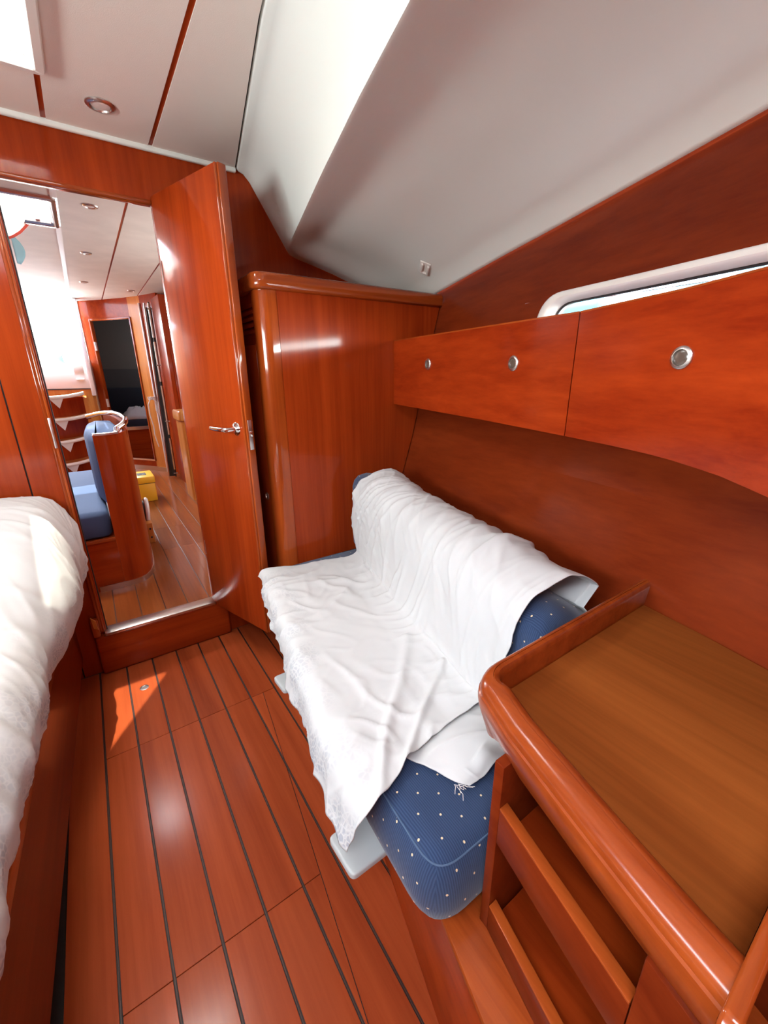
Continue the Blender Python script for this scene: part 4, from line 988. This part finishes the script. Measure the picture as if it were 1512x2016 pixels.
MB().tube([(.118, 2.60, .93), (.130, 2.59, .95), (.132, 2.59, .985), (.124, 2.585, 1.005)], .011, 10).mk('rail_bracket', M['chrome'], ss)
MB().box((.082, 2.49, .935), (.104, 2.515, .995)).mk('rail_bracket', M['chrome'], ss, bevel=.004)
rg = thing('round_fitting', (.185, 3.2, .26), 'white-rimmed black round fitting on the side of the saloon settee end', 'fitting')
MB().tube([(.196 + .008 * math.sin(t), 3.20 + .085 * math.cos(t), .36 + .085 * math.sin(t)) for t in [2 * math.pi * k / 28 for k in range(28)]], .013, 8, closed=True).mk('rim', M['plastic'], rg)
MB().lathe((.170, 3.20, .36), (1, 0, 0), [(.078, 0), (.078, .018), (.05, .024), (.02, .026)], 24).mk('centre', M['black'], rg)
wb = thing('wooden_block', (.185, 3.1, SF), 'narrow upright orange wooden block with two small holes by the settee end', 'block')
ob = box('block_body', (.170, 3.04, SF), (.205, 3.14, .318), M['light_wood'], wb, bevel=.003)
for z in (.22, .28): MB().lathe((.188, 3.0405, z), (0, -1, 0), [(.007, 0), (.007, .0012), (.003, .0014)], 10).mk('screw_hole', M['black'], wb)

# yellow toolbox
tb = thing('toolbox', (.285, 4.3, SF), 'yellow plastic toolbox with a dark label standing on the saloon floor', 'toolbox')
box('body', (.205, 4.155, SF), (.365, 4.44, .345), M['yellow'], tb, bevel=.008)
box('lid', (.200, 4.150, .346), (.370, 4.445, .408), M['yellow'], tb, bevel=.010)
box('lid_groove', (.206, 4.156, .343), (.364, 4.44, .348), M['black'], tb)
box('label_plate', (.245, 4.235, .4075), (.315, 4.345, .4095), M['black'], tb)
box('label_patch', (.282, 4.26, .4096), (.306, 4.30, .4100), M['steel'], tb)

# dark locker, pale wooden corner and stowed pole on the right of the saloon
gl = thing('saloon_locker', (.95, 4.7, SF), 'dark mahogany full-height locker on the right of the saloon beyond the open door', 'cabinet')
MB().zprism([(.685, 4.95), (.70, 4.60), (1.35, 4.60), (1.35, 4.95)], SF, 1.96).mk('carcass', M['mah_z'], gl, bevel=.004)
box('locker_door', (.735, 4.590, .28), (1.2, 4.60, 1.50), M['mah_z'], gl, bevel=.003)
box('plinth', (.70, 4.595, SF), (1.3, 4.60, .26), M['mah_x'], gl)
gc = thing('galley_corner', (.9, 4.05, SF), 'low galley cabinet end in pale wood just visible beside the open door edge', 'cabinet')
slab(round_poly([(.630, 3.95), (1.38, 3.95), (1.38, 4.25), (.630, 4.25)], [.04, 0, 0, .02], 6), [(0, SF), (0, .88)]).mk('carcass', M['light_wood'], gc)
slab(round_poly([(.612, 3.935), (1.38, 3.935), (1.38, 4.27), (.612, 4.27)], [.05, 0, 0, .03], 6), [(.01, .88), (0, .89), (0, .955), (.01, .968)]).mk('worktop_edge', M['light_wood'], gc)
pt = thing('stowed_pole', (.64, 5.0, SF), 'grey telescopic pole clipped upright on a black backing in the saloon', 'pole')
MB().prism([(.600, 5.05, .20), (.655, 5.03, .20), (.660, 5.05, .20), (.605, 5.07, .20)], [(.645, 5.05, 1.90), (.690, 5.03, 1.90), (.695, 5.05, 1.90), (.650, 5.07, 1.90)]).mk('black_backing', M['black'], pt)
pl0 = lambda z: (lerp(.652, .668, (z - .2) / 1.75), 4.99, z)
for z0, z1 in ((.28, .62), (.66, 1.16), (1.20, 1.58), (1.62, 1.93)):
    MB().tube([pl0(z0), pl0(z1)], .012, 10).mk('tube_section', M['steel'], pt)
MB().tube([pl0(.2), pl0(1.94)], .007, 8).mk('inner_rod', M['black'], pt)
MB().tube([(.585, 5.0, .21), (.630, 5.0, 1.93)], .008, 8).mk('side_rod', M['steel'], pt)
for z in (.24, .80, 1.36, 1.88): MB().tube([(pl0(z)[0] - .02, 4.978, z), (pl0(z)[0] + .022, 4.978, z)], .006, 8).mk('clip', M['grey_plastic'], pt)
kn2 = thing('tied_cord', (.55, 4.93, 1.0), 'thin white cord knotted round the stowed pole with its ends hanging down', 'cord')
MB().tube([(.545 + .030 * math.cos(t), 4.95 + .02 * math.sin(t), 1.04 + .012 * math.sin(2.3 * t)) for t in [k * .5 for k in range(40)]], .006, 6).mk('knot', M['cord'], kn2)
MB().tube([(.53, 4.93, 1.04), (.502, 4.92, .98), (.500, 4.92, .88), (.515, 4.92, .76), (.512, 4.92, .68), (.522, 4.92, .60), (.530, 4.92, .55)], .005, 6).mk('cord_end', M['cord'], kn2)
MB().tube([(.555, 4.93, 1.04), (.585, 4.925, 1.0), (.590, 4.925, .90), (.592, 4.925, .74), (.590, 4.925, .62)], .005, 6).mk('cord_end', M['cord'], kn2)
MB().tube([(.56, 4.93, 1.03), (.585, 4.925, .95), (.578, 4.925, .88), (.565, 4.925, .92), (.565, 4.925, 1.0)], .005, 6).mk('cord_loop', M['cord'], kn2)

# neighbouring boat glimpsed through the hull window
nbt = thing('neighbouring_boat', (3.9, 1.6, .9), 'white boat with teal canvas covers glimpsed through the long hull window', 'boat')
MB().prism([(3.5, -.6, .9), (4.6, -.6, .9), (4.6, 4.2, .9), (3.5, 4.2, .9)], [(3.35, -.6, 1.66), (4.6, -.6, 1.66), (4.6, 4.2, 1.66), (3.35, 4.2, 1.66)]).mk('topsides', M['white_gel'], nbt, bevel=.03)
MB().prism([(3.75, 1.9, 1.66), (4.5, 1.9, 1.66), (4.5, 3.6, 1.66), (3.75, 3.6, 1.66)], [(3.9, 2.0, 1.84), (4.4, 2.0, 1.84), (4.4, 3.3, 1.84), (3.9, 3.3, 1.84)]).mk('coachroof', M['white_gel'], nbt, bevel=.02)
for y0, y1, h_ in ((.98, 1.16, .20), (1.30, 1.50, .16), (1.58, 1.72, .13), (2.0, 2.4, .15)):
    slab(round_poly([(3.42, y0), (3.62, y0), (3.62, y1), (3.42, y1)], [.05] * 4, 5), [(0, 1.66), (.005, 1.66 + h_ * .6), (.02, 1.66 + h_ * .9), (.045, 1.66 + h_)]).mk('canvas_cover', M['teal'], nbt, ang=70)
for y in (.8, 1.25, 1.8, 2.6): MB().tube([(3.40, y, 1.66), (3.40, y, 1.96)], .010, 8).mk('stanchion', M['steel'], nbt)
MB().tube([(3.40, .2, 1.80), (3.40, 3.0, 1.80)], .006, 8).mk('guard_wire', M['steel'], nbt)
